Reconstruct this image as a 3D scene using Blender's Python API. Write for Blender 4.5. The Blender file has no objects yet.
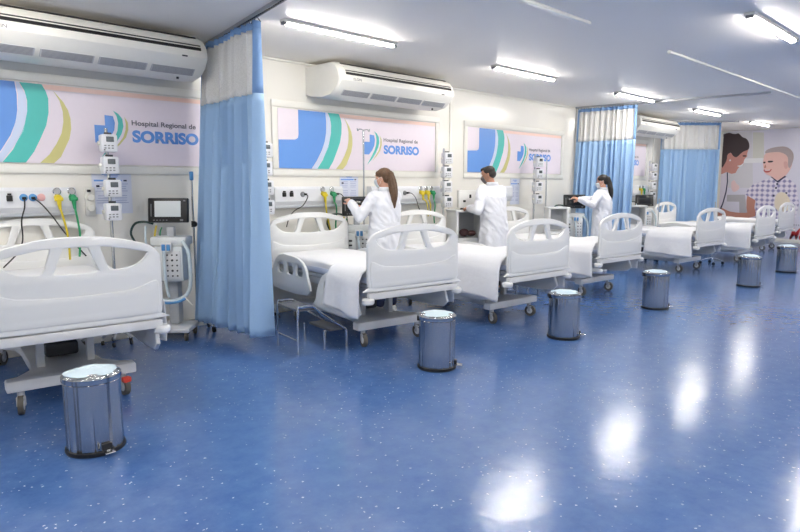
import bpy, bmesh, math, random
from mathutils import Vector, Matrix, noise
from math import sin, cos, pi, radians as R
random.seed(7)
SC = bpy.context.scene
COL = SC.collection

# ------------------------------------------------------------------ materials
def lin(c):
    return tuple(((x/255)/12.92 if x/255 <= .04045 else ((x/255+.055)/1.055)**2.4) for x in c) + (1,)
MATS = {}
def mat(name, rgb=(200,200,200), rough=.5, metal=0, noise_amt=0, noise_scale=20, bump=0, bump_scale=40, emit=0, spec=.5, trans=0, alpha=1, coat=0, sss=0):
    if name in MATS: return MATS[name]
    m = bpy.data.materials.new(name); m.use_nodes = True
    nt = m.node_tree; N = nt.nodes; L = nt.links
    b = N['Principled BSDF']
    c = lin(rgb)
    b.inputs['Base Color'].default_value = c
    b.inputs['Roughness'].default_value = rough
    b.inputs['Metallic'].default_value = metal
    b.inputs['Specular IOR Level'].default_value = spec
    b.inputs['Transmission Weight'].default_value = trans
    b.inputs['Alpha'].default_value = alpha
    b.inputs['Coat Weight'].default_value = coat
    b.inputs['Subsurface Weight'].default_value = sss
    if emit:
        b.inputs['Emission Color'].default_value = c; b.inputs['Emission Strength'].default_value = emit
    tc = N.new('ShaderNodeTexCoord')
    nz = N.new('ShaderNodeTexNoise'); nz.inputs['Scale'].default_value = noise_scale; nz.inputs['Detail'].default_value = 3
    L.new(tc.outputs['Object'], nz.inputs['Vector'])
    amt = noise_amt if noise_amt else .02
    mx = N.new('ShaderNodeMix'); mx.data_type = 'RGBA'
    mx.inputs[6].default_value = tuple(min(1, v*(1+amt)) for v in c[:3])+(1,)
    mx.inputs[7].default_value = tuple(v*(1-amt) for v in c[:3])+(1,)
    L.new(nz.outputs['Fac'], mx.inputs[0]); L.new(mx.outputs[2], b.inputs['Base Color'])
    if bump:
        n2 = N.new('ShaderNodeTexNoise'); n2.inputs['Scale'].default_value = bump_scale; n2.inputs['Detail'].default_value = 3
        L.new(tc.outputs['Object'], n2.inputs['Vector'])
        bp = N.new('ShaderNodeBump'); bp.inputs['Strength'].default_value = bump; bp.inputs['Distance'].default_value = .01
        L.new(n2.outputs['Fac'], bp.inputs['Height']); L.new(bp.outputs['Normal'], b.inputs['Normal'])
    MATS[name] = m
    return m

def floor_material():
    m = bpy.data.materials.new('blue_speckled_vinyl'); m.use_nodes = True
    nt = m.node_tree; N = nt.nodes; L = nt.links; b = N['Principled BSDF']
    tc = N.new('ShaderNodeTexCoord')
    nz = N.new('ShaderNodeTexNoise'); nz.inputs['Scale'].default_value = 9; nz.inputs['Detail'].default_value = 6; nz.inputs['Roughness'].default_value = .7
    L.new(tc.outputs['Object'], nz.inputs['Vector'])
    r = N.new('ShaderNodeValToRGB'); r.color_ramp.elements[0].position = .3; r.color_ramp.elements[1].position = .72
    r.color_ramp.elements[0].color = lin((62,98,156)); r.color_ramp.elements[1].color = lin((84,118,172))
    L.new(nz.outputs['Fac'], r.inputs['Fac'])
    vo = N.new('ShaderNodeTexVoronoi'); vo.inputs['Scale'].default_value = 30; vo.inputs['Randomness'].default_value = 1
    n3 = N.new('ShaderNodeTexNoise'); n3.inputs['Scale'].default_value = 60
    vadd = N.new('ShaderNodeVectorMath'); vadd.operation = 'MULTIPLY_ADD'; vadd.inputs[1].default_value = (.02,.02,0)
    L.new(tc.outputs['Object'], n3.inputs['Vector']); L.new(n3.outputs['Color'], vadd.inputs[0]); L.new(tc.outputs['Object'], vadd.inputs[2])
    L.new(vadd.outputs[0], vo.inputs['Vector'])
    lt = N.new('ShaderNodeMath'); lt.operation = 'LESS_THAN'; lt.inputs[1].default_value = .15
    L.new(vo.outputs['Distance'], lt.inputs[0])
    sep = N.new('ShaderNodeSeparateColor'); L.new(vo.outputs['Color'], sep.inputs[0])
    gt = N.new('ShaderNodeMath'); gt.operation = 'GREATER_THAN'; gt.inputs[1].default_value = .4; L.new(sep.outputs[0], gt.inputs[0])
    mu = N.new('ShaderNodeMath'); mu.operation = 'MULTIPLY'; L.new(lt.outputs[0], mu.inputs[0]); L.new(gt.outputs[0], mu.inputs[1])
    m2 = N.new('ShaderNodeMath'); m2.operation = 'MULTIPLY'; L.new(mu.outputs[0], m2.inputs[0]); L.new(sep.outputs[1], m2.inputs[1])
    mx = N.new('ShaderNodeMix'); mx.data_type = 'RGBA'; mx.inputs[7].default_value = lin((196,212,236))
    L.new(m2.outputs[0], mx.inputs[0]); L.new(r.outputs[0], mx.inputs[6]); L.new(mx.outputs[2], b.inputs['Base Color'])
    b.inputs['Roughness'].default_value = FLOOR_ROUGH
    b.inputs['Specular IOR Level'].default_value = .8
    wv = N.new('ShaderNodeTexNoise'); wv.inputs['Scale'].default_value = 2.2; wv.inputs['Detail'].default_value = 4; wv.inputs['Roughness'].default_value = .55
    L.new(tc.outputs['Object'], wv.inputs['Vector'])
    bp = N.new('ShaderNodeBump'); bp.inputs['Strength'].default_value = .55; bp.inputs['Distance'].default_value = .012
    L.new(wv.outputs['Fac'], bp.inputs['Height'])
    w2 = N.new('ShaderNodeTexNoise'); w2.inputs['Scale'].default_value = 6; w2.inputs['Detail'].default_value = 1
    L.new(tc.outputs['Object'], w2.inputs['Vector'])
    b2 = N.new('ShaderNodeBump'); b2.inputs['Strength'].default_value = .35; b2.inputs['Distance'].default_value = .0022
    L.new(w2.outputs['Fac'], b2.inputs['Height']); L.new(bp.outputs['Normal'], b2.inputs['Normal']); L.new(b2.outputs['Normal'], b.inputs['Normal'])
    return m
FLOOR_ROUGH = .19

def sheer_material():
    m = bpy.data.materials.new('white_net'); m.use_nodes = True
    nt = m.node_tree; N = nt.nodes; L = nt.links; b = N['Principled BSDF']
    b.inputs['Base Color'].default_value = lin((240,240,238)); b.inputs['Roughness'].default_value = .8
    tc = N.new('ShaderNodeTexCoord')
    ck = N.new('ShaderNodeTexVoronoi'); ck.inputs['Scale'].default_value = 160
    L.new(tc.outputs['Object'], ck.inputs['Vector'])
    mr = N.new('ShaderNodeMapRange'); mr.inputs[1].default_value = .2; mr.inputs[2].default_value = .6; mr.inputs[3].default_value = .72; mr.inputs[4].default_value = .9
    L.new(ck.outputs['Distance'], mr.inputs[0])
    L.new(mr.outputs[0], b.inputs['Alpha'])
    return m

def plaid_material():
    m = bpy.data.materials.new('printed_plaid'); m.use_nodes = True
    nt = m.node_tree; N = nt.nodes; L = nt.links; b = N['Principled BSDF']
    tc = N.new('ShaderNodeTexCoord')
    cols = []
    for ax in ('Y','Z'):
        w = N.new('ShaderNodeTexWave'); w.bands_direction = ax; w.inputs['Scale'].default_value = 2.6; w.inputs['Distortion'].default_value = 1.2
        L.new(tc.outputs['Object'], w.inputs['Vector']); cols.append(w)
    ad = N.new('ShaderNodeMath'); ad.operation = 'ADD'; L.new(cols[0].outputs['Fac'], ad.inputs[0]); L.new(cols[1].outputs['Fac'], ad.inputs[1])
    r = N.new('ShaderNodeValToRGB'); r.color_ramp.elements[0].position = .2; r.color_ramp.elements[0].color = lin((140,135,178))
    r.color_ramp.elements[1].position = .75; r.color_ramp.elements[1].color = lin((226,220,232))
    hv = N.new('ShaderNodeMath'); hv.operation = 'MULTIPLY'; hv.inputs[1].default_value = .6; L.new(ad.outputs[0], hv.inputs[0])
    L.new(hv.outputs[0], r.inputs[0]); L.new(r.outputs[0], b.inputs['Base Color']); b.inputs['Roughness'].default_value = .35
    return m

def steel_material():
    m = bpy.data.materials.new('brushed_stainless'); m.use_nodes = True
    nt = m.node_tree; N = nt.nodes; L = nt.links; b = N['Principled BSDF']
    b.inputs['Base Color'].default_value = lin((184,186,188)); b.inputs['Metallic'].default_value = 1; b.inputs['Roughness'].default_value = .2
    b.inputs['Anisotropic'].default_value = .5
    tc = N.new('ShaderNodeTexCoord'); mp = N.new('ShaderNodeMapping'); mp.inputs['Scale'].default_value = (1,1,60)
    nz = N.new('ShaderNodeTexNoise'); nz.inputs['Scale'].default_value = 12
    L.new(tc.outputs['Object'], mp.inputs[0]); L.new(mp.outputs[0], nz.inputs['Vector'])
    mr = N.new('ShaderNodeMapRange'); mr.inputs[3].default_value = .10; mr.inputs[4].default_value = .2
    L.new(nz.outputs['Fac'], mr.inputs[0]); L.new(mr.outputs[0], b.inputs['Roughness'])
    mp2 = N.new('ShaderNodeMapping'); mp2.inputs['Scale'].default_value = (1,1,.02)
    n2 = N.new('ShaderNodeTexNoise'); n2.inputs['Scale'].default_value = 24; n2.inputs['Detail'].default_value = 1
    L.new(tc.outputs['Object'], mp2.inputs[0]); L.new(mp2.outputs[0], n2.inputs['Vector'])
    bp = N.new('ShaderNodeBump'); bp.inputs['Strength'].default_value = 1; bp.inputs['Distance'].default_value = .045
    L.new(n2.outputs['Fac'], bp.inputs['Height']); L.new(bp.outputs['Normal'], b.inputs['Normal'])
    return m

WALLP = mat('wall_panel_white', (235,233,226), .22, noise_amt=.015, noise_scale=1.5, bump=.05, bump_scale=3)
CEILP = mat('ceiling_panel', (249,244,238), .5, noise_amt=.015, noise_scale=1, bump=.05, bump_scale=2)
TRIMW = mat('trim_white', (232,231,224), .35)
PLASW = mat('bed_plastic_white', (232,233,232), .3, noise_amt=.01, coat=.2)
FRAMEW = mat('enamel_white_metal', (222,223,224), .32)
FRAMEG = mat('enamel_light_grey', (186,190,196), .35)
BLACK = mat('black_plastic', (24,24,26), .4)
DARKG = mat('dark_grey_plastic', (58,60,64), .45)
MIDG = mat('mid_grey_plastic', (128,130,134), .45)
RUBBER = mat('grey_rubber', (96,92,84), .6)
CHROME = mat('chrome', (205,207,210), .12, metal=1)
STEEL = steel_material()
SHEET = mat('white_sheet_cloth', (236,237,240), .9, noise_amt=.02, bump=.35, bump_scale=18)
MATTR = mat('mattress_cover', (196,204,222), .6, bump=.2, bump_scale=8)
MATTT = mat('mattress_top_sheet', (234,234,236), .85, bump=.3, bump_scale=10)
CURT = mat('blue_curtain_cloth', (160,194,230), .75, noise_amt=.03, noise_scale=60, sss=0)
CURTD = mat('blue_curtain_hem', (126,164,212), .75)
SHEER = sheer_material()
ALU = mat('aluminium_rail', (170,172,176), .35, metal=.8)
GLOW = mat('led_tube', (255,249,240), .4, emit=1)
MONG = mat('screen_glass', (30,34,40), .12)
SCRL = mat('screen_lit_grey', (176,182,184), .3, emit=.35)
YEL = mat('yellow_hose', (218,196,40), .4)
GRN = mat('green_hose', (38,150,96), .4)
TEALP = mat('print_teal', (78,190,182), .35)
BLUEP = mat('print_blue', (98,150,222), .35)
OLIVP = mat('print_olive', (206,200,134), .35)
BANP = mat('print_pale_lilac', (232,222,232), .35)
BANL = mat('print_pale_blue', (205,216,238), .35)
PEACH = mat('banner_peach', (246,212,200), .35)
TXTG = mat('print_dark_grey', (92,92,104), .4)
REDP = mat('red_plastic', (206,58,40), .4)
TUBEC = mat('clear_tubing', (206,220,226), .25)
PALEB = mat('pale_blue_film', (204,222,232), .8, bump=.6, bump_scale=25)
BLUEPL = mat('blue_plastic', (86,150,205), .35)
POSTW = mat('poster_paper', (214,220,236), .5)
SKIN = mat('skin_light', (214,164,140), .5, sss=.05)
SKIN2 = mat('skin_tan', (176,128,104), .5, sss=.05)
COAT = mat('white_coat_cotton', (238,240,246), .85, noise_amt=.02, bump=.4, bump_scale=14)
HAIRB = mat('hair_light_brown', (92,68,48), .5, noise_amt=.5, noise_scale=60)
HAIRK = mat('hair_black', (26,20,20), .4, noise_amt=.4, noise_scale=60)
HAIRD = mat('hair_dark_brown', (30,24,22), .5, noise_amt=.4, noise_scale=60)
NAVY = mat('navy_trousers', (40,48,78), .8)
MASKW = mat('mask_white', (222,228,234), .7)
MASKG = mat('mask_grey', (116,108,108), .7)
EYEM = mat('eye_dark', (30,24,22), .2)

# ------------------------------------------------------------------ mesh builder
class MB:
    def __init__(self): self.bm = bmesh.new()
    def _geo(self, verts, M):
        bmesh.ops.transform(self.bm, matrix=M, verts=verts)
    def box(self, c, s, bevel=0, rot=None, seg=2):
        r = bmesh.ops.create_cube(self.bm, size=1); vs = r['verts']
        for v in vs: v.co = Vector((v.co.x*s[0], v.co.y*s[1], v.co.z*s[2]))
        if bevel:
            es = list({e for v in vs for e in v.link_edges})
            rr = bmesh.ops.bevel(self.bm, geom=es, offset=min(bevel, min(s)*.49), segments=seg, profile=.5, affect='EDGES')
            vs = list({v for f in rr['faces'] for v in f.verts} | {v for v in vs if v.is_valid})
        M = Matrix.Translation(Vector(c))
        if rot: M = M @ (rot.to_4x4() if isinstance(rot, Matrix) else Matrix.Rotation(rot, 4, 'Z'))
        self._geo(vs, M); return self
    def cyl(self, p0, p1, r0, r1=None, seg=20, cap=True):
        r1 = r0 if r1 is None else r1
        p0, p1 = Vector(p0), Vector(p1); d = p1-p0
        q = Vector((0,0,1)).rotation_difference(d.normalized()).to_matrix().to_4x4()
        r = bmesh.ops.create_cone(self.bm, cap_ends=cap, segments=seg, radius1=r0, radius2=r1, depth=d.length)
        self._geo(r['verts'], Matrix.Translation((p0+p1)/2) @ q); return self
    def sph(self, c, r, s=(1,1,1), u=20, v=12, M=None):
        q = bmesh.ops.create_uvsphere(self.bm, u_segments=u, v_segments=v, radius=r)
        T = Matrix.Translation(Vector(c)) @ (M or Matrix.Identity(4)) @ Matrix.Diagonal((s[0],s[1],s[2],1))
        self._geo(q['verts'], T); return self
    def loft(self, rings, closed=True, caps=True):
        vr = [[self.bm.verts.new(p) for p in ring] for ring in rings]
        n = len(vr[0])
        for a, b in zip(vr, vr[1:]):
            for i in range(n if closed else n-1):
                j = (i+1) % n
                try: self.bm.faces.new((a[i], a[j], b[j], b[i]))
                except ValueError: pass
        if caps and closed:
            for ring in (vr[0], vr[-1]):
                try: self.bm.faces.new(ring)
                except ValueError: pass
        return self
    def tube(self, pts, r, seg=8, smooth=True, sub=4):
        P = [Vector(p) for p in pts]
        if smooth and len(P) > 2: P = catmull(P, sub)
        n = len(P); rr = r if callable(r) else (lambda t: r)
        T = [(P[min(i+1, n-1)]-P[max(i-1, 0)]).normalized() for i in range(n)]
        a = Vector((0,0,1)) if abs(T[0].z) < .9 else Vector((1,0,0))
        u = T[0].cross(a).normalized(); rings = []
        for i in range(n):
            u = (u - T[i]*u.dot(T[i])).normalized(); w = T[i].cross(u)
            k = rr(i/(n-1))
            kx, ky = k if isinstance(k, tuple) else (k, k)
            rings.append([P[i]+u*kx*cos(2*pi*j/seg)+w*ky*sin(2*pi*j/seg) for j in range(seg)])
        return self.loft(rings)
    def lathe(self, prof, c=(0,0,0), seg=32, cap=True):
        c = Vector(c)
        return self.loft([[c+Vector((r*cos(2*pi*i/seg), r*sin(2*pi*i/seg), z)) for i in range(seg)] for r, z in prof], caps=cap)
    def add(self, me, M=None):
        n = len(self.bm.verts); self.bm.from_mesh(me); self.bm.verts.ensure_lookup_table()
        if M is not None: self._geo(self.bm.verts[n:], M)
        return self
    def plate(self, outline, holes=(), depth=.02, bevel=.003, M=None):
        me = plate_mesh(outline, holes, depth, bevel); self.add(me, M); bpy.data.meshes.remove(me); return self
    def done(self, name, m, parent=None, smooth=True, loc=None, ang=35):
        me = bpy.data.meshes.new(name)
        bmesh.ops.recalc_face_normals(self.bm, faces=self.bm.faces)
        self.bm.to_mesh(me); self.bm.free()
        o = bpy.data.objects.new(name, me); COL.objects.link(o)
        me.materials.append(m)
        if smooth:
            me.shade_smooth(); me.set_sharp_from_angle(angle=R(ang))
        if parent: o.parent = parent
        if loc: o.location = loc
        return o

def catmull(P, sub):
    out = []
    for i in range(len(P)-1):
        p0 = P[max(i-1,0)]; p1 = P[i]; p2 = P[i+1]; p3 = P[min(i+2, len(P)-1)]
        for k in range(sub):
            t = k/sub
            out.append(.5*((2*p1)+(p2-p0)*t+(2*p0-5*p1+4*p2-p3)*t*t+(3*p1-p0-3*p2+p3)*t**3))
    out.append(P[-1]); return out

def smooth_loop(pts, sub=4):
    P = [Vector((p[0], p[1], 0)) for p in pts]; n = len(P); out = []
    for i in range(n):
        p0, p1, p2, p3 = P[i-1], P[i], P[(i+1) % n], P[(i+2) % n]
        for k in range(sub):
            t = k/sub
            q = .5*((2*p1)+(p2-p0)*t+(2*p0-5*p1+4*p2-p3)*t*t+(3*p1-p0-3*p2+p3)*t**3)
            out.append((q.x, q.y))
    return out

def eval_mesh(o):
    dg = bpy.context.evaluated_depsgraph_get()
    me = bpy.data.meshes.new_from_object(o.evaluated_get(dg), depsgraph=dg)
    return me

def plate_mesh(outline, holes, depth, bevel):
    """filled 2-D outline with holes, thickness along local Z centred on 0"""
    cu = bpy.data.curves.new('tmp', 'CURVE'); cu.dimensions = '2D'; cu.fill_mode = 'BOTH'
    cu.extrude = max(depth/2-bevel, 0); cu.bevel_depth = bevel; cu.bevel_resolution = 1
    for loop in [outline]+list(holes):
        sp = cu.splines.new('POLY'); sp.points.add(len(loop)-1); sp.use_cyclic_u = True
        for p, q in zip(sp.points, loop): p.co = (q[0], q[1], 0, 1)
    o = bpy.data.objects.new('tmp', cu); COL.objects.link(o)
    bpy.context.view_layer.update()
    me = eval_mesh(o)
    bpy.data.objects.remove(o); bpy.data.curves.remove(cu)
    bm = bmesh.new(); bm.from_mesh(me); bmesh.ops.remove_doubles(bm, verts=bm.verts, dist=1e-5); bm.to_mesh(me); bm.free()
    return me

def text_mesh(s, size, depth=.001, align='LEFT', xscale=1, offset=0):
    cu = bpy.data.curves.new('tmp', 'FONT'); cu.body = s; cu.size = size; cu.extrude = depth; cu.align_x = align; cu.offset = offset
    o = bpy.data.objects.new('tmp', cu); COL.objects.link(o); bpy.context.view_layer.update()
    me = eval_mesh(o); bpy.data.objects.remove(o); bpy.data.curves.remove(cu)
    me.transform(Matrix.Diagonal((xscale,1,1,1)))
    return me
XZ = Matrix.Rotation(pi/2, 4, 'X')        # local XY plate -> XZ plane, its +Z toward -Y

def poly(pts, m, name, parent, M, z=0.001, smooth=True, sub=3):
    """printed flat shape: a thin plate lying in the local XY plane of M"""
    loop = smooth_loop(pts, sub) if smooth else pts
    b = MB(); f = b.bm.faces.new([b.bm.verts.new((p[0], p[1], -.001)) for p in loop])
    e = bmesh.ops.extrude_face_region(b.bm, geom=[f])
    bmesh.ops.translate(b.bm, vec=(0,0,.002), verts=[v for v in e['geom'] if isinstance(v, bmesh.types.BMVert)])
    bmesh.ops.triangulate(b.bm, faces=b.bm.faces[:])
    bmesh.ops.transform(b.bm, matrix=M @ Matrix.Translation((0,0,z)), verts=b.bm.verts)
    return b.done(name, m, parent, smooth=False)

def empty(name, loc=(0,0,0), rz=0):
    o = bpy.data.objects.new(name, None); COL.objects.link(o); o.location = loc; o.rotation_euler = (0,0,rz)
    o.empty_display_size = .1; return o
def tag(o, label=None, cat=None, group=None, kind=None):
    if label: o['label'] = label
    if cat: o['category'] = cat
    if group: o['group'] = group
    if kind: o['kind'] = kind
    return o
def struct(o): o['kind'] = 'structure'; return o
def dup(o, parent=None):
    c = o.copy(); COL.objects.link(c)
    if parent: c.parent = parent
    for ch in [x for x in ALLCH(o)]: dup(ch, c)
    return c
def ALLCH(o): return list(o.children)

# ------------------------------------------------------------------ room
X0, X1, Y0, Y1, H = -4.0, 18.2, -2.2, 6.15, 2.9
def slab(name, c, s, m): return struct(MB().box(c, s).done(name, m, smooth=False))
fl = slab('floor', ((X0+X1)/2,(Y0+Y1)/2,-.05), (X1-X0+.4, Y1-Y0+.4, .1), floor_material())
slab('ceiling', ((X0+X1)/2,(Y0+Y1)/2,H+.05), (X1-X0+.4, Y1-Y0+.4, .1), CEILP)
slab('wall_back', ((X0+X1)/2, Y1+.05, H/2), (X1-X0, .1, H), WALLP)
slab('wall_front', ((X0+X1)/2, Y0-.05, H/2), (X1-X0, .1, H), WALLP)
slab('wall_left', (X0-.05, (Y0+Y1)/2, H/2), (.1, Y1-Y0+.2, H), WALLP)
slab('wall_right', (X1+.05, (Y0+Y1)/2, H/2), (.1, Y1-Y0+.2, H), WALLP)
ti = 0
def trim(c, s, m=TRIMW, bev=.004, name='trim'):
    global ti; ti += 1
    return struct(MB().box(c, s, bev).done('%s_%d' % (name, ti), m))
for x in (.40, 3.72, 7.06, 10.62, 13.98): trim((x, Y1-.008, H/2), (.045,.016,H-.02))
trim(((X0+X1)/2, Y1-.01, .05), (X1-X0,.02,.1), name='baseboard_back')
trim(((X0+X1)/2, Y1-.012, H-.012), (X1-X0,.024,.024))
trim((X1-.01, (Y0+Y1)/2, .05), (.02,Y1-Y0,.1), BLUEP if False else TRIMW, name='baseboard_right')

BX = [.78, 4.07, 7.45, 10.95]; BW, BH, BZ = 2.65, .68, 1.68
for x in BX:
    f = MB(); t = .075
    f.box((x+BW/2, Y1-.011, BZ+BH+t/2+.012), (BW+2*t+.02, .022, t), .004)
    f.box((x+BW/2, Y1-.011, BZ-t/2-.012), (BW+2*t+.02, .022, t), .004)
    f.box((x-t/2-.008, Y1-.011, BZ+BH/2), (t, .022, BH+.02), .004)
    f.box((x+BW+t/2+.008, Y1-.011, BZ+BH/2), (t, .022, BH+.02), .004)
    ti += 1; struct(f.done('trim_%d' % ti, TRIMW))

# ------------------------------------------------------------------ banners
def banner(x, label):
    r = empty('wall_banner', (x, Y1-.001, BZ)); tag(r, label, 'banner', 'printed hospital banners along the wall')
    MB().box((BW/2, -.006, BH/2), (BW, .012, BH)).done('backing', BANP, r, smooth=False)
    M = Matrix.Translation((0,-.0125,0)) @ XZ
    P = lambda pts, m, n, z=.001, sm=True: poly(pts, m, n, r, M, z, sm)
    P([(.002,.002),(.46,.002),(.54,.10),(.62,.23),(.665,.34),(.685,.44),(.69,.57),(.68,.678),(.28,.678),(.28,.40),(.27,.355),(.23,.335),(.002,.325)], BLUEP, 'blue_shape', sm=False)
    P([(.47,.003),(.54,.003),(.66,.17),(.72,.27),(.76,.44),(.76,.57),(.71,.677),(.69,.677),(.70,.57),(.69,.44),(.63,.23),(.55,.10)], BANL, 'pale_band', sm=False)
    P([(.545,.003),(.72,.003),(.79,.10),(.85,.22),(.90,.33),(.925,.44),(.93,.56),(.915,.62),(.885,.677),(.715,.677),(.75,.61),(.765,.53),(.76,.44),(.735,.34),(.71,.27),(.63,.11)], TEALP, 'teal_band', sm=False)
    P([(.83,.003),(.94,.003),(1.0,.06),(1.04,.14),(1.08,.22),(1.10,.31),(1.10,.40),(1.085,.47),(1.05,.54),(1.0,.60),(.975,.63),(1.02,.55),(1.04,.46),(1.04,.37),(1.02,.27),(.97,.17),(.91,.08)], OLIVP, 'olive_crescent', sm=False)
    P([(.72,.635),(2.648,.635),(2.648,.678),(.72,.678)], PEACH, 'peach_strip', .0004, False)  # pale peach strip along the top edge
    P([(1.30,.36),(1.30,.20),(1.38,.20),(1.44,.26),(1.475,.32),(1.485,.39),(1.47,.45),(1.395,.455),(1.395,.36)], BLUEP, 'logo_blue_shape', sm=False)
    P([(1.475,.50),(1.52,.475),(1.555,.43),(1.562,.36),(1.54,.29),(1.49,.21),(1.43,.14),(1.35,.07),(1.42,.17),(1.475,.25),(1.505,.32),(1.515,.39),(1.505,.45)], TEALP, 'logo_teal_arc', sm=False)
    P([(1.575,.45),(1.605,.40),(1.605,.33),(1.58,.26),(1.52,.19),(1.44,.12),(1.50,.19),(1.555,.26),(1.58,.33),(1.585,.39)], OLIVP, 'logo_olive_arc', sm=False)
    def txt(s, n, u, v, w, h, m, off=0):
        def ext(q):
            me = text_mesh(q, 1, 0, offset=off); xs = [p.co.x for p in me.vertices]; ys = [p.co.y for p in me.vertices]
            return me, min(xs), max(xs), min(ys), max(ys)
        full = ext(s); bx, by = full[2]-full[1], full[4]-full[3]
        words = s.split(' ')
        for k, word in enumerate(words):
            one = ext(word)
            end = ext(' '.join(words[:k+1]))[2]              # right edge of this word inside the full line
            dx = end-one[2]
            T = M @ Matrix.Translation((u, v, .0026)) @ Matrix.Diagonal((w/bx, h/by, 1, 1)) @ Matrix.Translation((dx-full[1], -full[3], 0))
            MB().add(one[0], T).done(n, m, r, smooth=False)
    txt('Hospital Regional de', 'lettering', 1.64, .362, .65, .062, TXTG, .015)
    txt('SORRISO', 'lettering', 1.64, .215, .675, .118, BLUEP, .05)
    return r
bn0 = banner(BX[0], 'wide blue, teal and lilac hospital banner farthest left, over the first bed')
for x, l in ((BX[1], 'hospital banner over the woman with the light brown ponytail'), (BX[2], 'hospital banner above and behind the dark-haired man in a white coat'), (BX[3], 'hospital banner mostly hidden behind the second curtain')):
    bn = dup(bn0); bn.location.x = x; bn['label'] = l

# ------------------------------------------------------------------ mural on the far wall
def mural():
    WX = X1-.002
    r = empty('wall_mural', (WX, 4.2, 0)); tag(r, 'huge printed photo of a nurse and a smiling boy covering the far wall', 'mural')
    MB().box((-.003, -1.2, 1.5), (.006, 6.0, 2.78)).done('backing', mat('mural_lilac_white', (214,212,226), .3), r, smooth=False)
    # local XY (u = -(Y-4.2), v = z) onto the plane facing -X
    M = Matrix(((0,0,-1,-.007),(-1,0,0,0),(0,1,0,0),(0,0,0,1)))
    def P(pts, m, n, lay, sm=True):
        pts = [(4.2-min(a,6.1), min(max(b,.12),2.87)) for a, b in pts]
        poly(pts, m, n, r, M, .0012*lay, sm, 3)
    mt = lambda n, c: mat(n, c, .3)
    P([(6.09,2.87),(5.40,2.87),(5.28,1.4),(6.09,1.4)], mt('mural_grey_lilac',(206,205,212)), 'background_panel', 1, False)
    P([(5.38,2.84),(5.12,2.82),(5.07,2.17),(5.34,2.17)], mt('mural_beige',(206,206,200)), 'background_door', 1.5, False)
    P([(5.55,2.17),(5.07,2.17),(5.06,2.05),(5.55,2.05)], mt('mural_white',(226,226,230)), 'background_rail', 2, False)
    P([(5.91,1.21),(5.46,1.22),(5.37,.68),(5.56,.67),(5.59,1.03),(5.9,1.03)], mt('mural_grey',(176,174,180)), 'background_chair', 2, False)
    P([(6.09,1.79),(5.95,1.83),(5.9,1.69),(5.91,1.27),(6.0,.87),(6.09,.65),(6.09,.4)], mt('mural_coat',(216,210,224)), 'coat', 3, False)
    sk = mt('mural_skin_woman', (196,140,132)); sk2 = mt('mural_skin_boy', (226,186,178))
    P([(5.45,2.42),(5.48,2.29),(5.475,2.22),(5.53,2.16),(5.55,2.09),(5.55,2.0),(5.64,1.96),(5.68,1.90),(5.73,1.79),(5.83,1.77),(5.95,1.82),(6.09,1.76),(6.09,2.0),(6.05,2.07),(5.97,2.22),(5.92,2.33),(5.78,2.30),(5.59,2.37)], sk, 'woman_face', 4, False)
    P([(6.09,2.75),(6.13,2.82),(5.96,2.86),(5.87,2.83),(5.79,2.82),(5.72,2.83),(5.62,2.73),(5.52,2.68),(5.45,2.56),(5.45,2.41),(5.59,2.34),(5.73,2.21),(5.82,2.25),(5.88,2.33),(5.96,2.28),(5.97,2.16),(6.02,2.03),(6.09,1.98)], mt('mural_hair',(58,46,50)), 'woman_hair', 5)
    P([(5.96,2.28),(5.90,2.31),(5.86,2.24),(5.88,2.14),(5.93,2.12),(5.96,2.19)], sk, 'woman_ear', 6)
    P([(5.90,2.15),(5.87,2.15),(5.87,2.11),(5.90,2.11)], mt('mural_white',(226,226,230)), 'earring', 7)
    P([(5.70,1.98),(5.61,2.0),(5.55,2.05),(5.57,1.99),(5.64,1.955)], mt('mural_white',(226,226,230)), 'woman_smile', 6)
    P([(5.58,2.25),(5.50,2.25),(5.50,2.22),(5.57,2.22)], mt('mural_hair',(58,46,50)), 'woman_eye', 6)
    P([(5.95,1.81),(5.92,1.81),(5.9,1.57),(5.92,1.27),(5.98,.97),(6.04,.77),(6.08,.78),(6.01,.99),(5.95,1.29),(5.93,1.57)], mt('mural_navy',(48,52,84)), 'stethoscope', 6, False)
    P([(6.09,.78),(6.03,.86),(5.79,.76),(5.4,.74),(5.19,.84),(5.13,.69),(5.45,.59),(5.92,.56),(6.09,.60)], mt('mural_skin_arm',(190,134,118)), 'woman_arm', 5)
    P([(5.82,1.54),(5.75,1.6),(5.69,1.51),(5.62,1.45),(5.62,1.36),(5.73,1.29),(5.8,1.36)], mt('mural_pink',(226,198,200)), 'blurred_hand', 3)
    P([(5.4,1.2),(5.21,1.12),(5.21,.89),(5.18,.69),(5.37,.73)], mt('mural_skin_arm',(190,134,118)), 'boy_arm', 6)
    P([(5.46,1.23),(5.40,1.36),(5.29,1.48),(5.11,1.57),(4.85,1.67),(4.72,1.54),(4.55,1.68),(4.31,1.51),(4.2,1.01),(4.25,.66),(4.75,.53),(5.17,.57),(5.19,1.07)], plaid_material(), 'boy_shirt', 7, False)
    P([(4.89,1.69),(4.85,1.68),(4.72,1.58),(4.56,1.71),(4.53,1.69),(4.71,1.53)], mt('mural_navy',(48,52,84)), 'shirt_collar', 10, False)
    for a, b in ((4.72,1.50),(4.74,1.40),(4.78,1.20),(4.50,1.27)):
        P([(a+.02,b+.02),(a-.02,b+.02),(a-.02,b-.02),(a+.02,b-.02)], mt('mural_navy',(48,52,84)), 'shirt_button', 8)
    P([(5.05,2.27),(5.08,2.13),(5.08,1.99),(5.02,1.78),(4.88,1.70),(4.72,1.60),(4.56,1.70),(4.46,1.86),(4.42,2.03),(4.46,2.25),(4.67,2.37),(4.88,2.35)], sk2, 'boy_face', 9)
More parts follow.
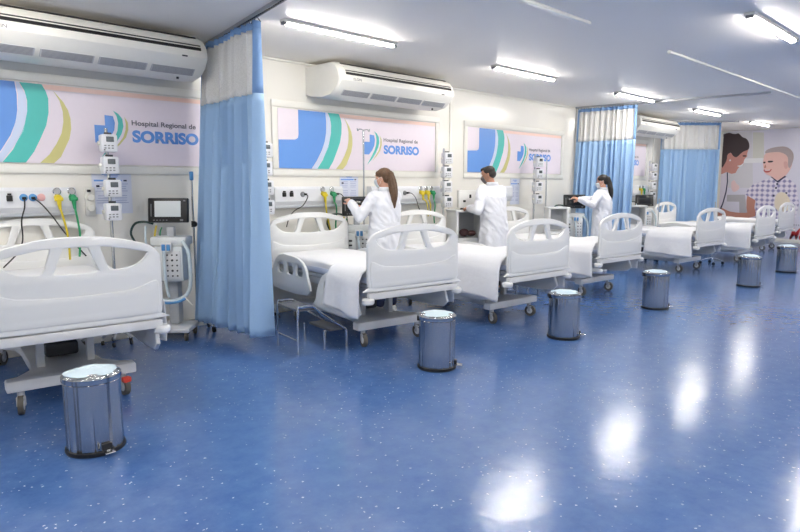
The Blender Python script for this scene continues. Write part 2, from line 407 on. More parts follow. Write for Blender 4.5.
    P([(5.05,2.29),(5.03,2.36),(4.93,2.41),(4.78,2.44),(4.62,2.44),(4.50,2.38),(4.41,2.25),(4.41,2.06),(4.47,1.90),(4.51,1.97),(4.53,2.17),(4.63,2.27),(4.77,2.31),(4.97,2.30)], mt('mural_boy_hair',(172,158,158)), 'boy_hair', 10)
    P([(5.06,1.87),(4.96,1.86),(4.87,1.88),(4.92,1.80),(5.02,1.80)], mt('mural_mouth',(186,92,92)), 'boy_mouth', 11)
    P([(5.03,1.865),(4.96,1.86),(4.90,1.87),(4.93,1.845),(5.01,1.845)], mt('mural_white',(226,226,230)), 'boy_teeth', 12)
    for pts in ([(5.08,2.07),(5.03,2.07),(5.03,2.035),(5.07,2.03)], [(4.97,2.09),(4.86,2.09),(4.87,2.055),(4.96,2.05)]):
        P(pts, mt('mural_hair',(58,46,50)), 'boy_eye', 11)
    P([(5.03,2.0),(5.0,1.93),(5.05,1.91)], mt('mural_skin_arm',(190,134,118)), 'boy_nose', 11)
    P([(4.61,2.06),(4.53,2.05),(4.51,1.92),(4.56,1.88),(4.60,1.95)], mt('mural_skin_ear',(214,166,160)), 'boy_ear', 11)
    P([(4.74,1.17),(4.67,1.28),(4.54,1.28),(4.44,1.17),(4.39,1.0),(4.44,.83),(4.61,.78),(4.74,.94)], mt('mural_cream',(228,216,196)), 'toy_bear', 11)
    me = text_mesh('Me', .42, 0, xscale=.62, offset=.004)
    me.transform(Matrix(((1,.22,0,0),(0,1,0,0),(0,0,1,0),(0,0,0,1))))
    MB().add(me, M @ Matrix.Translation((4.2-4.37, .0+.10, .004))).done('lettering', mt('mural_red',(206,62,62)), r, smooth=False)
    for k in range(8): P([(4.33-.05*k,.48),(4.31-.05*k,.48),(4.31-.05*k,.46),(4.33-.05*k,.46)], mt('mural_navy',(48,52,84)), 'dot', 3, False)
mural()

# ------------------------------------------------------------------ ceiling lamps, rails, trunking
EMIT = 1
def lamp(x, y, label, grp, L=1.34):
    r = empty('ceiling_lamp', (x, y, H)); tag(r, label, 'ceiling lamp', grp)
    MB().box((0,0,-.014), (L,.085,.028), .006).done('housing', TRIMW, r)
    b = MB(); b.box((0,0,-.036), (L-.07,.045,.018), .008); b.done('diffuser', GLOW, r)
    for s in (-1,1): MB().box((s*(L/2-.018),0,-.032), (.036,.06,.03), .006).done('end_cap', MIDG, r)
    return r
for x, l in ((.75,'linear ceiling lamp nearest the first bed and left air conditioner'),(3.83,'bright linear ceiling lamp just right of the nearest curtain'),(6.78,'linear ceiling lamp above the man in the white coat'),
             (9.85,'linear ceiling lamp just in front of the second curtain'),(12.95,'linear ceiling lamp between the two far curtains'),(16.2,'farthest linear ceiling lamp, by the wall mural'),(-2.3,'extra linear ceiling lamp added for light over the empty left end of the ward')):
    lamp(x, 4.66, l, 'linear lamps in the row nearer the beds')  # the lamp past the left end is an unseen extra, added for light
for x, l in ((-2.2,'unseen linear lamp added to the aisle row for light, near the left end wall'),(.9,'unseen linear lamp added to the aisle row for light, left of the camera'),(3.55,'unseen linear lamp added to the aisle row for light, close above the aisle'),(6.45,'bright linear ceiling lamp in the top right corner, over the aisle'),
             (9.6,'linear lamp of the aisle row, beyond the top right corner one'),(12.9,'unseen linear lamp added to the aisle row for light, opposite the fifth bed'),(16.2,'unseen linear lamp added to the aisle row for light, closest to the mural')):
    lamp(x, 1.80, l, 'linear lamps in the row over the aisle')  # unseen lamps at both ends of this row are added for light

for x, l in ((-1.5,'added fill lamp behind the camera, by the left end wall'),(2.5,'added fill lamp behind the camera, nearest to it'),
             (6.5,'added fill lamp behind the camera, right of it'),(10.5,'added fill lamp behind the camera, halfway to the mural'),(14.5,'added fill lamp behind the camera, closest to the mural')):
    lamp(x, -.95, l, 'added fill lamps in an unseen row behind the camera')  # whole row is unseen, added as fill for surfaces facing the camera

def trunk(x0, x1, label):
    o = MB().box(((x0+x1)/2, 2.88, H-.012), (x1-x0, .035, .024), .003).done('ceiling_trunking', TRIMW)
    tag(o, label, 'cable trunking', 'white trunking along the ceiling')
trunk(-2.0, 5.13, 'white cable trunking on the ceiling ending at the top centre of the photo')
trunk(6.81, 17.9, 'long white cable trunking on the ceiling running to the far wall')

def rail(a, b, label):
    a, b = Vector(a), Vector(b); d = b-a
    r = empty('curtain_rail', (a.x, a.y, H), math.atan2(d.y, d.x)); L = d.length
    tag(r, label, 'curtain rail', 'aluminium curtain rails on the ceiling')
    MB().box((L/2,-.017,-.015), (L,.008,.03)).box((L/2,.017,-.015), (L,.008,.03)).box((L/2,0,-.004), (L,.04,.008)).done('channel', ALU, r, smooth=False)
    g = MB()
    for k in range(int(L/.045)): g.box((.02+k*.045,0,-.020), (.012,.016,.014))
    g.done('glider_row', DARKG, r, smooth=False)['kind'] = 'stuff'
rail((3.17,6.1), (2.60,3.0), 'aluminium curtain rail over the nearest curtain')
rail((10.51,6.1), (10.87,3.0), 'ceiling curtain rail over the second curtain')
rail((13.96,6.1), (15.35,4.85), 'ceiling curtain rail over the farthest curtain')

# ------------------------------------------------------------------ curtains
def curtain(a, b, label, nf, seed, zs=2.27, amp=.055, flare=.0, lean=(0,0), lean0=(0,0)):
    a, b = Vector((a[0],a[1],0)), Vector((b[0],b[1],0)); d = (b-a); Ln = d.length; d.normalize(); n = Vector((-d.y, d.x, 0))
    r = empty('privacy_curtain', (a.x, a.y, 0)); tag(r, label, 'curtain', 'blue privacy curtains hung between the beds')
    rnd = random.Random(seed); ph = [rnd.uniform(-.8,.8) for _ in range(nf+2)]; am = [rnd.uniform(.5,1.2) for _ in range(nf+2)]
    S = nf*9
    def pt(i, z):
        t = i/S; f = t*nf; k = int(f); u = f-k
        ph_ = ph[k]*(1-u)+ph[k+1]*u; a_ = am[k]*(1-u)+am[k+1]*u
        down = (2.82-z)/2.7
        w = amp*a_*(.55+.6*down)
        s = sin(2*pi*f+ph_)*w + .35*w*sin(4.3*pi*f+ph_*2+down*1.5)
        al = t*Ln*(1+flare*down) + .012*sin(2*pi*f*.5+2*down+seed)
        p = d*al + n*s + Vector((lean[0], lean[1], 0))*down*t + Vector((lean0[0], lean0[1], 0))*down*(1-t)**1.5
        return Vector((p.x, p.y, z))
    def sheet(name, z0, z1, i0, i1, m, rows, off=0):
        b_ = MB(); rings = []
        for j in range(rows+1):
            z = z0+(z1-z0)*j/rows
            rings.append([pt(i, z)+n*off for i in range(i0, i1+1)])
        b_.loft(rings, closed=False); o = b_.done(name, m, r, ang=80)
        md = o.modifiers.new('thick', 'SOLIDIFY'); md.thickness = .003; md.offset = 0
        return o
    sheet('fabric_panel', .12, zs, 0, S, CURT, 26)
    sheet('mesh_panel', zs, 2.80, 2, S-4, SHEER, 8)
    sheet('header_band', 2.80, 2.86, 0, S, CURTD, 2)
    sheet('side_hem', zs, 2.80, S-4, S, CURTD, 8)
    sheet('side_hem', zs, 2.80, 0, 2, CURTD, 8)
    for k in range(nf*2+1):
        p = pt(min(S, int(k*S/(nf*2))), 2.86); q = d*(k/(nf*2)*Ln)
        MB().cyl((q.x, q.y, 2.882), (p.x, p.y, 2.852), .004, seg=6).done('hook', DARKG, r)
    return r
curtain((3.13,5.98), (2.955,4.72), 'light blue curtain with white net top, nearest and largest, right of the first bed', 12, 3, amp=.10, lean=(.03,.08), lean0=(-.19,-.02))
curtain((10.52,6.05), (10.64,5.0), 'light blue curtain standing behind the woman with the long black ponytail', 11, 5, amp=.06, lean0=(-.2,0))
curtain((14.05,6.02), (15.06,5.10), 'farthest blue curtain, next to the wall mural', 11, 8, amp=.055)

# ------------------------------------------------------------------ air conditioners
def make_ac():
    W = 1.93
    r = empty('air_conditioner', (0,0,0))
    prof = [(.0,.385),(.0,.06),(-.10,.03),(-.34,.0),(-.50,.025),(-.60,.09),(-.655,.17),(-.655,.22),(-.635,.28),(-.585,.34),(-.50,.385)]
    b = MB(); n = 10; rings = []
    xs = [(-W/2,.94),(-W/2+.02,.985),(-W/2+.06,1),(W/2-.06,1),(W/2-.02,.985),(W/2,.94)]
    for x, s in xs: rings.append([Vector((x, y*s, .19+(z-.19)*s)) for y, z in prof])
    b.loft(rings); b.done('body', mat('ac_plastic', (236,235,228), .35), r, ang=30)
    # outlet slot on the upper front, with long louvre blades
    def strip(y, z, h, t, rot, name, m, w=W-.16, xo=0):
        return MB().box((0,0,0), (w,t,h)).done(name, m, r, smooth=False, loc=(xo,y,z)) if not rot else _rot(MB().box((0,0,0), (w,t,h)).done(name, m, r, smooth=False), (xo,y,z), rot)
    AP = mat('ac_plastic', (236,235,228), .35)
    strip(-.548,.362, .026,.010, -1.05, 'air_outlet', BLACK)
    strip(-.612,.310, .044,.012, -.70, 'louvre', AP)
    strip(-.6385,.277, .008,.010, -.38, 'outlet_gap', DARKG)
    strip(-.6495,.246, .027,.010, -.32, 'air_outlet', BLACK)
    g = MB()
    for k in range(4):
        g.box((-W/2+.30+k*.44, 0, 0), (.40,.006,.075))
    o = g.done('intake_grille', mat('ac_grille', (196,197,200), .4), r, smooth=False); _rot(o, (0,-.553,.050), .83)
    g2 = MB()
    for k in range(4):
        for j in range(7): g2.box((-W/2+.30+k*.44, -.004, -.033+j*.011), (.38,.004,.003))
    _rot(g2.done('grille_slats', MIDG, r, smooth=False), (0,-.553,.050), .83)
    me = text_mesh('ELGIN', .038, .0005, xscale=1.2); MB().add(me, Matrix.Translation((-W/2+.18,-.6565,.178)) @ Matrix.Rotation(pi/2+.02, 4, 'X')).done('lettering', TXTG, r, smooth=False)
    MB().box((W/2-.24,-.656,.17), (.05,.006,.012)).done('indicator_panel', DARKG, r, smooth=False)
    MB().cyl((W/2-.22,-.45,.012),(W/2-.22,-.45,-.006),.012).done('drain_plug', DARKG, r)
    return r
def _rot(o, loc, rx): o.location = loc; o.rotation_euler = (rx,0,0); return o
ac = make_ac()
ac.location = (5.44,Y1,2.475); tag(ac, 'white ceiling-mounted air conditioner right of the nearest curtain', 'air conditioner', 'white air conditioners high on the wall')
a2 = dup(ac); a2.location = (1.95,Y1,2.475); a2['label'] = 'large white air conditioner in the top left corner'
a3 = dup(ac); a3.location = (12.85,Y1,2.475); a3['label'] = 'white air conditioner farthest away, between the two far curtains'

# ------------------------------------------------------------------ beds
BL = 1.96; FZ = .583; PH = .56; PW = 1.0
def board_mesh():
    w = PW/2
    out = [(-w+.05,0),(w-.05,0),(w-.015,.03),(w,.09),(w,.40),(w-.012,.455),(w-.06,.505),(w-.16,.54),(.18,.575),(0,.585),(-.18,.575),(-w+.16,.54),(-w+.06,.505),(-w+.012,.455),(-w,.40),(-w,.09),(-w+.015,.03)]
    out = smooth_loop(out, 3)
    cen = smooth_loop([(-.13,.352),(0,.345),(.13,.352),(.125,.39),(.085,.50),(.07,.525),(0,.532),(-.07,.525),(-.085,.50),(-.125,.39)], 3)
    rt = [(.185,.365),(.25,.355),(.34,.372),(.405,.415),(.43,.455),(.425,.475),(.37,.488),(.25,.515),(.155,.528),(.135,.515),(.15,.46)]
    lt = [(-x,y) for x,y in rt][::-1]
    b = MB(); b.plate(out, [cen, smooth_loop(rt,3), smooth_loop(lt,3)], .036, .008, XZ)   # scaled to PH below
    # raised lower field with a curved upper edge, both faces
    fld = [(-w+.07,.035),(0,.033),(w-.07,.035),(w-.03,.06),(w-.018,.12),(w-.018,.22),(w-.03,.262),(w-.07,.25),(w-.16,.215),(.15,.20),(0,.197),(-.15,.20),(-w+.16,.215),(-w+.07,.25),(-w+.03,.262),(-w+.018,.22),(-w+.018,.12),(-w+.03,.06)]
    b.plate(smooth_loop(fld,2), (), .050, .007, XZ)
    for v in b.bm.verts: v.co.z *= PH/.585
    return b
def rail_mesh(L, Hh):
    out = smooth_loop([(0,0),(L,0),(L+.01,.08),(L-.03,Hh*.55),(L-.12,Hh*.86),(L-.26,Hh),(L*.5,Hh),(.2,Hh*.96),(.06,Hh*.8),(0,Hh*.5)], 3)
    hs = []
    n = 3; a = .08; wv = (L-.22)/n
    for k in range(n):
        x = a+k*(wv+.02); hs.append(smooth_loop([(x+.01,Hh*.46),(x+wv-.04,Hh*.46),(x+wv-.035,Hh*.72-.03*(k==2)),(x+wv-.05,Hh*.82-.03*(k==2)),(x+.03,Hh*.82-.02*(k==0)),(x+.005,Hh*.7)], 2))
    return MB().plate(out, hs, .03, .007, XZ)
def caster(parent, loc, rz):
    c = empty('caster', loc, rz); c.parent = parent
    bpy.data.objects.remove(c)
    b = MB(); b.cyl((0,0,.165),(0,0,.115),.022); b.box((0,-.015,.108),(.050,.06,.02),.008)
    for s in (-1,1): b.box((s*.024,-.018,.085),(.006,.034,.06),.002)
    o = b.done('caster', FRAMEG, parent, loc=loc); o.rotation_euler = (0,0,rz)
    w = MB(); w.cyl((-.016,-.022,.0625),(.016,-.022,.0625),.0625,seg=32)
    w.done('wheel', RUBBER, o)
    MB().cyl((-.018,-.022,.0625),(.018,-.022,.0625),.034,seg=20).done('wheel_hub', FRAMEW, o)
    return o
def make_bed():
    r = empty('hospital_bed', (0,0,0))
    fb = board_mesh().done('footboard', PLASW, r, loc=(0,0,FZ), ang=50)
    hb = board_mesh().done('headboard', PLASW, r, loc=(0,BL,FZ+.03), ang=50)
    # foot crossbar and frame
    MB().box((0,0,FZ-.045), (1.0,.05,.058), .008).done('end_beam', FRAMEW, r)
    MB().box((0,BL,FZ-.03), (.96,.04,.05), .008).done('end_beam', FRAMEW, r)
    b = MB()
    for s in (-1,1): b.box((s*.40,BL/2,FZ-.04), (.05,BL-.06,.07), .006)
    for y in (.45,.95,1.5): b.box((0,y,FZ-.05), (.76,.05,.04), .004)
    b.done('bed_frame', FRAMEG, r)
    b = MB()
    for y0, y1 in ((.06,.66),(.68,1.02),(1.04,BL-.06)): b.box((0,(y0+y1)/2,FZ+.02), (.88,y1-y0,.035), .01)
    b.done('mattress_platform', FRAMEG, r)
    for s in (-1,1):
        for y in (.0,BL):
            MB().lathe([(.0,-.028),(.045,-.026),(.055,-.012),(.055,.012),(.045,.026),(.0,.028)], (s*.50,y,FZ-.085), 20).done('corner_bumper', PLASW, r)
    # mattress: rounded block with soft edges
    mb = MB(); n = 26; rings = []
    hw, t = .44, .135
    for j in range(n+1):
        y = .045+(BL-.09)*j/n; e = min(1, min(j, n-j)/1.2+.55)
        ring = []
        for i in range(28):
            a = 2*pi*i/28; cx_, cz_ = cos(a), sin(a)
            px = (abs(cx_)**.22)*(1 if cx_ > 0 else -1)*hw*(.985+.015*e); pz = (abs(cz_)**.35)*(1 if cz_ > 0 else -1)*t/2*e
            ring.append(Vector((px+.004*sin(7*y+i), y, FZ+.105+pz+(.006*noise.noise(Vector((px*5,y*5,0))) if cz_ > 0 else 0))))
        rings.append(ring)
    m = mb.loft(rings).done('mattress', MATTT, r, ang=80)
    MB().box((0,BL/2,FZ+.075), (.892,BL-.12,.06), .02).done('mattress_side_cover', MATTR, r)
    # side rails, lowered, two per side
    for s in (-1,1):
        M0 = Matrix.Translation((s*.505,0,0)) @ Matrix.Rotation(pi/2,4,'Z')
        for y0, L, z in ((1.08,.80,FZ-.183),(.18,.70,FZ-.263)):
            rb = rail_mesh(L, .36); bmesh.ops.transform(rb.bm, matrix=M0 @ Matrix.Translation((y0,0,z)), verts=rb.bm.verts)
            o = rb.done('side_rail', PLASW, r, ang=50)
            MB().box((s*.46,y0+L/2,z+.16), (.06,.10,.05), .006).done('rail_bracket', DARKG, o)
    # chassis
    b = MB()
    foot = [(-.385,.0),(.385,.0),(.385,.075),(.32,.10),(.22,.24),(.20,.42),(.20,1.0),(.22,1.18),(.32,1.34),(.385,1.37),(.385,1.44),(-.385,1.44),(-.385,1.37),(-.32,1.34),(-.22,1.18),(-.20,1.0),(-.20,.42),(-.22,.24),(-.32,.10),(-.385,.075)]
    b.plate(foot, (), .075, .012, Matrix.Translation((0,.33,.195)))
    ch = b.done('chassis_cover', FRAMEW, r)
    # small worn maker's mark on the foot end of the chassis
    mk = MB(); mk.box((-.085,.327,.197),(.03,.004,.028),.0); mk.done('maker_emblem', DARKG, r, smooth=False)
    mk = MB()
    for k, (dx, w_, h_) in enumerate(((0,.004,.016),(.013,.012,.014),(.030,.006,.018),(.045,.013,.015),(.063,.013,.015),(.081,.006,.018),(.097,.014,.015),(.117,.011,.018),(.135,.014,.015))):
        mk.box((-.055+dx,.3275,.197),(w_*.35,.003,h_)); mk.box((-.052+dx+w_*.4,.3275,.197+h_*.3*(-1)**k),(w_*.8,.003,.004))
    mk.done('maker_mark', DARKG, r, smooth=False)
    for y in (.62,1.42):
        for s in (-1,1):
            b = MB(); b.box((s*.16,y,(.22+FZ-.07)/2+.005), (.05,.06,FZ-.07-.22), .006)
            b.done('lifting_column', FRAMEW, r)
    b = MB(); b.box((0,1.0,.30), (.22,.50,.10), .02); b.done('actuator_box', DARKG, r)
    for s in (-1,1):
        for y in (.37,1.72): caster(r, (s*.315,y,0), R(12*s+(0 if y < 1 else 160)))
    return r
bed0 = make_bed()
bpy.context.view_layer.update()
def drape(bx, by, rot, dz, w0, w1, drop_l, drop_r, seed, label, skew=.05):
    """cloth laid across the foot of the mattress, hanging over both edges"""
    r = MB(); rnd = random.Random(seed); top = FZ+dz+.186; hw = .475
    prof = []
    nL = 14
    for k in range(nL): prof.append(('l', 1-k/nL))
    for k in range(13): prof.append(('t', k/12))
    for k in range(1, nL+1): prof.append(('r', k/nL))
    rows = 18; rings = []
    for j in range(rows+1):
        v = j/rows; ring = []
        for kind, t in prof:
            y = w0+(w1-w0)*v
            if kind == 't':
                x = -hw+.03+(2*hw-.06)*t; z = top+.004*noise.noise(Vector((x*6, y*6, seed)))
            else:
                s = -1 if kind == 'l' else 1; dr = (drop_l if s < 0 else drop_r)*(1-.10*v*(1 if s < 0 else -1))
                q = t
                z = top-.012-dr*q
                out = .014+.018*q+ .016*q*sin(9*v+seed*2+1.5*q)+.010*q*noise.noise(Vector((v*5,q*2,seed+s)))
                x = s*(hw+.012+out+.045*min(1,q*4)) if q > .06 else s*(hw+.004)
                y += skew*q*(1 if s < 0 else -.6)*(v-.3)+.02*q*sin(5*v+seed)
            ring.append(Vector((x, y, z)))
        rings.append(ring)
    r.loft(rings, closed=False)
    o = r.done('folded_sheet', SHEET, None, ang=80)
    o.location = (bx,by,0); o.rotation_euler = (0,0,rot)
    md = o.modifiers.new('thick', 'SOLIDIFY'); md.thickness = .007; md.offset = 1
    tag(o, label, 'sheet', 'white sheets folded over the bed foot ends')
    return o
BEDS = [ # x, y, rot, dz, label
 (1.25,4.16,R(-7.0),.025,'white hospital bed in the left foreground, its big footboard cut by the photo edge'),
 (3.98,3.876,R(-8.0),.0,'hospital bed just right of the nearest curtain, with the step stool beside it'),
 (5.63,3.64,R(-4.6),-.01,'hospital bed with its head behind the standing woman with light brown ponytail'),
 (7.86,3.83,R(-5.0),-.03,'hospital bed to the right of the man in the white coat'),
 (11.10,3.82,R(-5.),-.045,'hospital bed by the second curtain, right of the woman with black hair'),
 (13.38,3.62,R(-2.0),-.055,'hospital bed in front of the far curtain, second from the mural'),
 (16.05,3.93,R(-2.),-.055,'hospital bed nearest the wall mural'),
]
beds = []
for i, (x, y, a, dz, l) in enumerate(BEDS):
    b = bed0 if i == 0 else dup(bed0)
    b.location = (x,y,0); b.rotation_euler = (0,0,a)
    tag(b, l, 'hospital bed', 'white hospital beds in a row')
    beds.append(b)
for b, (x, y, a, dz, l) in zip(beds, BEDS):
    if abs(dz) > .001:
        for ch in b.children:
            k = ch.name.split('.')[0]
            if k in ('footboard','headboard','end_beam','bed_frame','mattress_platform','corner_bumper','mattress','mattress_side_cover','side_rail'):
                ch.location.z += dz
for s in (1,):   # red brake pedals on the near bed's right foot caster
    for ch in beds[0].children:
        if ch.name.startswith('caster') and ch.location.y < 1 and ch.location.x > 0:
            q = MB().box((0,-.055,.118), (.06,.05,.04), .012).done('brake_pedal', REDP, ch); q['label'] = 'red brake pedal'
drape(BEDS[0][0],BEDS[0][1],BEDS[0][2],.025,.10,.62,.34,.38,1,'white sheet over the foot of the leftmost bed, a corner hanging below it')
drape(BEDS[1][0],BEDS[1][1],BEDS[1][2],.0,.07,.60,.42,.40,2,'white sheet hanging over the bed edge beside the step stool')
drape(BEDS[2][0],BEDS[2][1],BEDS[2][2],-.01,.07,.78,.44,.42,3,'white sheet hanging from the bed between the second and third footboards')
drape(BEDS[3][0],BEDS[3][1],BEDS[3][2],-.03,.07,.72,.42,.40,4,'white sheet on the bed right of the man in the coat')
drape(BEDS[4][0],BEDS[4][1],BEDS[4][2],-.045,.07,.85,.42,.40,5,'white sheet on the bed beside the second curtain')
drape(BEDS[5][0],BEDS[5][1],BEDS[5][2],-.055,.07,.80,.42,.40,6,'white sheet on the second bed from the mural')

# ------------------------------------------------------------------ pedal bins
def make_bin():
    r = empty('pedal_bin', (0,0,0)); rad = .15
    b = MB(); b.lathe([(.0,.018),(rad-.004,.018),(rad,.03),(rad,.405),(rad-.004,.41),(.0,.41)], seg=48); b.done('body', STEEL, r)
    MB().lathe([(.0,.0),(rad+.006,.0),(rad+.010,.008),(rad+.008,.022),(rad,.024),(.0,.024)], seg=40).done('base_ring', BLACK, r)
    MB().lathe([(.0,.41),(rad+.004,.41),(rad+.006,.416),(rad+.006,.438),(rad-.002,.446),(rad*.7,.458),(.0,.466)], seg=40).done('lid', STEEL, r)
    b = MB(); b.box((0,-rad-.004,.05),(.055,.02,.035),.004); b.done('pedal_slot', BLACK, r)
    b = MB(); b.box((0,-rad-.035,.026),(.055,.05,.010),.004); b.box((0,-rad-.012,.034),(.02,.03,.008),.002); b.done('pedal', CHROME, r)
    b = MB(); b.box((0,rad+.004,.415),(.07,.02,.04),.004); b.done('hinge', BLACK, r)
    # crinkled pale film lying on the lid
    b = MB(); rings = []
    for k in range(9):
        rr = .138*k/8+.001
        rings.append([Vector((rr*cos(2*pi*i/36)*(1+.05*sin(3*2*pi*i/36)), rr*sin(2*pi*i/36)*(.92+.06*cos(5*2*pi*i/36)), .4715-.024*(rr/.15)**2+.007*abs(noise.noise(Vector((rr*22*cos(2*pi*i/36), rr*22*sin(2*pi*i/36), 3)))))) for i in range(36)])
    b.loft(rings, caps=False); o = b.done('film_cover', PALEB, r); o['label'] = 'crinkled pale blue plastic film on the lid'
    return r
bins = [(1.14,3.66,R(3),'stainless pedal bin nearest the camera, in front of the leftmost bed'),
        (3.71,3.35,R(40),'stainless pedal bin in front of the bed beside the step stool'),
        (5.36,3.16,R(45),'pedal bin in the middle of the row, right of the photo centre'),
        (7.44,3.15,R(40),'pedal bin in front of the bed below the black-haired woman'),
        (10.06,2.89,R(40),'pedal bin next to last toward the mural'),
        (12.15,2.92,R(40),'pedal bin farthest away, at the right edge by the mural')]
bin0 = make_bin()
for i, (x, y, a, l) in enumerate(bins):
    b = bin0 if i == 0 else dup(bin0)
    b.location = (x,y,0); b.rotation_euler = (0,0,a); tag(b, l, 'waste bin', 'stainless pedal bins in front of the beds')
for b_, ang in ((3,2.6),(5,2.6)):
    pass

# ------------------------------------------------------------------ step stools
def stool(x, y, rz, label):
    r = empty('step_stool', (x,y,0), rz); tag(r, label, 'step stool', 'chrome two-step stools beside the beds')
    # x = along the steps (width .40), y = front (low step) to back
    for s in (-1,1):
        MB().tube([(s*.2,-.26,0),(s*.2,-.26,.14),(s*.2,-.22,.19),(s*.2,-.02,.33),(s*.2,.06,.40),(s*.2,.10,.42),(s*.2,.20,.42),(s*.2,.235,.39),(s*.2,.24,.0)], .012, 10).done('side_tube', CHROME, r)
    MB().box((0,.14,.395), (.39,.20,.022), .006).done('upper_step', mat('ribbed_rubber',(84,88,96),.6), r)
    MB().box((0,-.16,.175), (.39,.15,.022), .006).done('lower_step', mat('ribbed_rubber',(84,88,96),.6), r)
    for s in (-1,1): MB().cyl((s*.19,-.03,0),(s*.19,-.03,.18),.010).done('leg', CHROME, r)
    MB().cyl((-.2,.235,.12),(.2,.235,.12),.008).done('stretcher', CHROME, r)
stool(3.37,4.62,R(90-8),'chrome two-step stool on the floor beside the second bed')
stool(6.93,4.85,R(90),'chrome two-step stool partly hidden behind the third footboard')

# ------------------------------------------------------------------ bed head panels with outlets
def head_panel(x0, x1, label):
    r = empty('bed_head_panel', (x0,Y1,1.25)); W = x1-x0; tag(r, label, 'medical gas panel', 'white bed head panels with outlets')
    b = MB(); b.loft([[Vector((x,0,.0)),Vector((x,-.07,.0)),Vector((x,-.10,.05)),Vector((x,-.10,.19)),Vector((x,-.08,.22)),Vector((x,0,.22))] for x in (0,W)])
    b.done('housing', mat('panel_white',(226,228,232),.35), r, smooth=False)
    MB().box((W/2,-.05,-.012), (W-.02,.07,.03), .004).done('shadow_strip', FRAMEG, r)  # grey strip stands in for the shade below the housing
    return r
def outlet_black(r, x, z=.13):
    MB().box((x,-.108,z),(.044,.02,.05),.004).box((x,-.11,z+.034),(.030,.014,.016),.002).done('power_plug', BLACK, r)
def socket(r, x, z=.13, m=MIDG):
    b = MB(); b.lathe([(0,0),(.032,0),(.032,.008),(.024,.012),(0,.012)], seg=20)
    bmesh.ops.transform(b.bm, matrix=Matrix.Translation((x,-.098,z)) @ Matrix.Rotation(pi/2,4,'X'), verts=b.bm.verts); b.done('socket', m, r)
def gas(r, x, m, name, hose_pts):
    f = MB(); b = f
    b.lathe([(0,0),(.034,0),(.034,.010),(.026,.016),(0,.016)], seg=20); bmesh.ops.transform(b.bm, matrix=Matrix.Translation((x,-.10,.185)) @ Matrix.Rotation(pi/2,4,'X'), verts=b.bm.verts)
    b.done('gas_port', CHROME, r)
    b = MB(); b.cyl((x,-.10,.135),(x,-.16,.135),.026,.022); b.box((x,-.15,.118),(.07,.034,.035),.01); b.cyl((x,-.15,.11),(x+.005,-.15,.03),.020,.012)
    v = b.done(name, m, r)
    MB().tube(hose_pts, .009, 8).done('hose', m, v)
def cable(r, x, pts, name='power_cable'):
    b = MB(); b.box((x,-.115,.13),(.03,.04,.024),.006); b.tube([(x,-.13,.128)]+pts, .006, 6); b.done(name, BLACK, r)
p = head_panel(-.55, 1.86, 'white outlet panel on the wall behind the leftmost bed')
o = .55; 
outlet_black(p, o+1.335)
for q in (1.44,1.51): socket(p, o+q, .135, BLUEPL)
socket(p, o+1.575, .135, mat('pink_plug',(226,176,176),.4))
cable(p, o+1.44, [(o+1.43,-.15,.05),(o+1.40,-.15,-.06),(o+1.40,-.14,-.22),(o+1.36,-.12,-.33),(o+1.25,-.10,-.45)])
cable(p, o+1.51, [(o+1.56,-.15,.08),(o+1.64,-.15,-.03),(o+1.72,-.14,-.16),(o+1.82,-.14,-.30),(o+1.9,-.13,-.4)])
gas(p, o+1.70, YEL, 'yellow_regulator', [(o+1.705,-.15,.04),(o+1.73,-.16,-.08),(o+1.75,-.16,-.22),(o+1.76,-.14,-.42)])
gas(p, o+1.82, GRN, 'green_regulator', [(o+1.825,-.15,.04),(o+1.84,-.16,-.08),(o+1.85,-.16,-.22),(o+1.84,-.14,-.40)])
p = head_panel(3.95, 4.94, 'white outlet panel on the wall behind the bed with the step stool'); o = -3.95
outlet_black(p, o+4.07); outlet_black(p, o+4.17); socket(p, o+4.33, .13, MIDG)
cable(p, o+4.36, [(o+4.36,-.16,.10),(o+4.28,-.17,.0),(o+4.18,-.16,-.05),(o+4.10,-.16,-.12),(o+4.06,-.15,-.24)])
gas(p, o+4.62, YEL, 'yellow_regulator', [(o+4.63,-.15,.04),(o+4.62,-.17,-.06),(o+4.66,-.16,-.2),(o+4.70,-.14,-.30)])
gas(p, o+4.76, GRN, 'green_regulator', [(o+4.765,-.15,.04),(o+4.78,-.17,-.05),(o+4.77,-.16,-.25),(o+4.80,-.14,-.35)])
cable(p, o+4.84, [(o+4.87,-.16,.12),(o+4.93,-.17,.02),(o+4.95,-.16,-.15),(o+5.0,-.13,-.3)])
p = head_panel(5.42, 6.80, 'white outlet panel on the wall behind the woman with light brown ponytail'); o = -5.42
outlet_black(p, o+5.84); socket(p, o+6.02); 
cable(p, o+6.07, [(o+6.10,-.16,.12),(o+6.18,-.16,.05),(o+6.26,-.16,-.12),(o+6.40,-.15,-.28),(o+6.6,-.13,-.42)])
gas(p, o+6.33, YEL, 'yellow_regulator', [(o+6.34,-.15,.04),(o+6.38,-.17,.0),(o+6.42,-.16,-.1),(o+6.45,-.14,-.2)])
gas(p, o+6.44, YEL, 'yellow_regulator', [(o+6.45,-.15,.04),(o+6.46,-.17,-.03),(o+6.48,-.16,-.12),(o+6.5,-.14,-.2)])
gas(p, o+6.55, GRN, 'green_regulator', [(o+6.555,-.15,.04),(o+6.56,-.17,-.06),(o+6.55,-.16,-.2),(o+6.58,-.14,-.3)])
p = head_panel(7.75, 8.52, 'white outlet panel on the wall behind the bed right of the man'); socket(p, .3); outlet_black(p, .55)
p = head_panel(11.9, 13.6, 'white outlet panel on the wall behind the far pump rack')
gas(p, 1.28, YEL, 'yellow_regulator', [(1.285,-.15,.04),(1.30,-.17,-.06),(1.32,-.16,-.2)]); gas(p, 1.42, GRN, 'green_regulator', [(1.425,-.15,.04),(1.44,-.17,-.06),(1.45,-.16,-.2)])

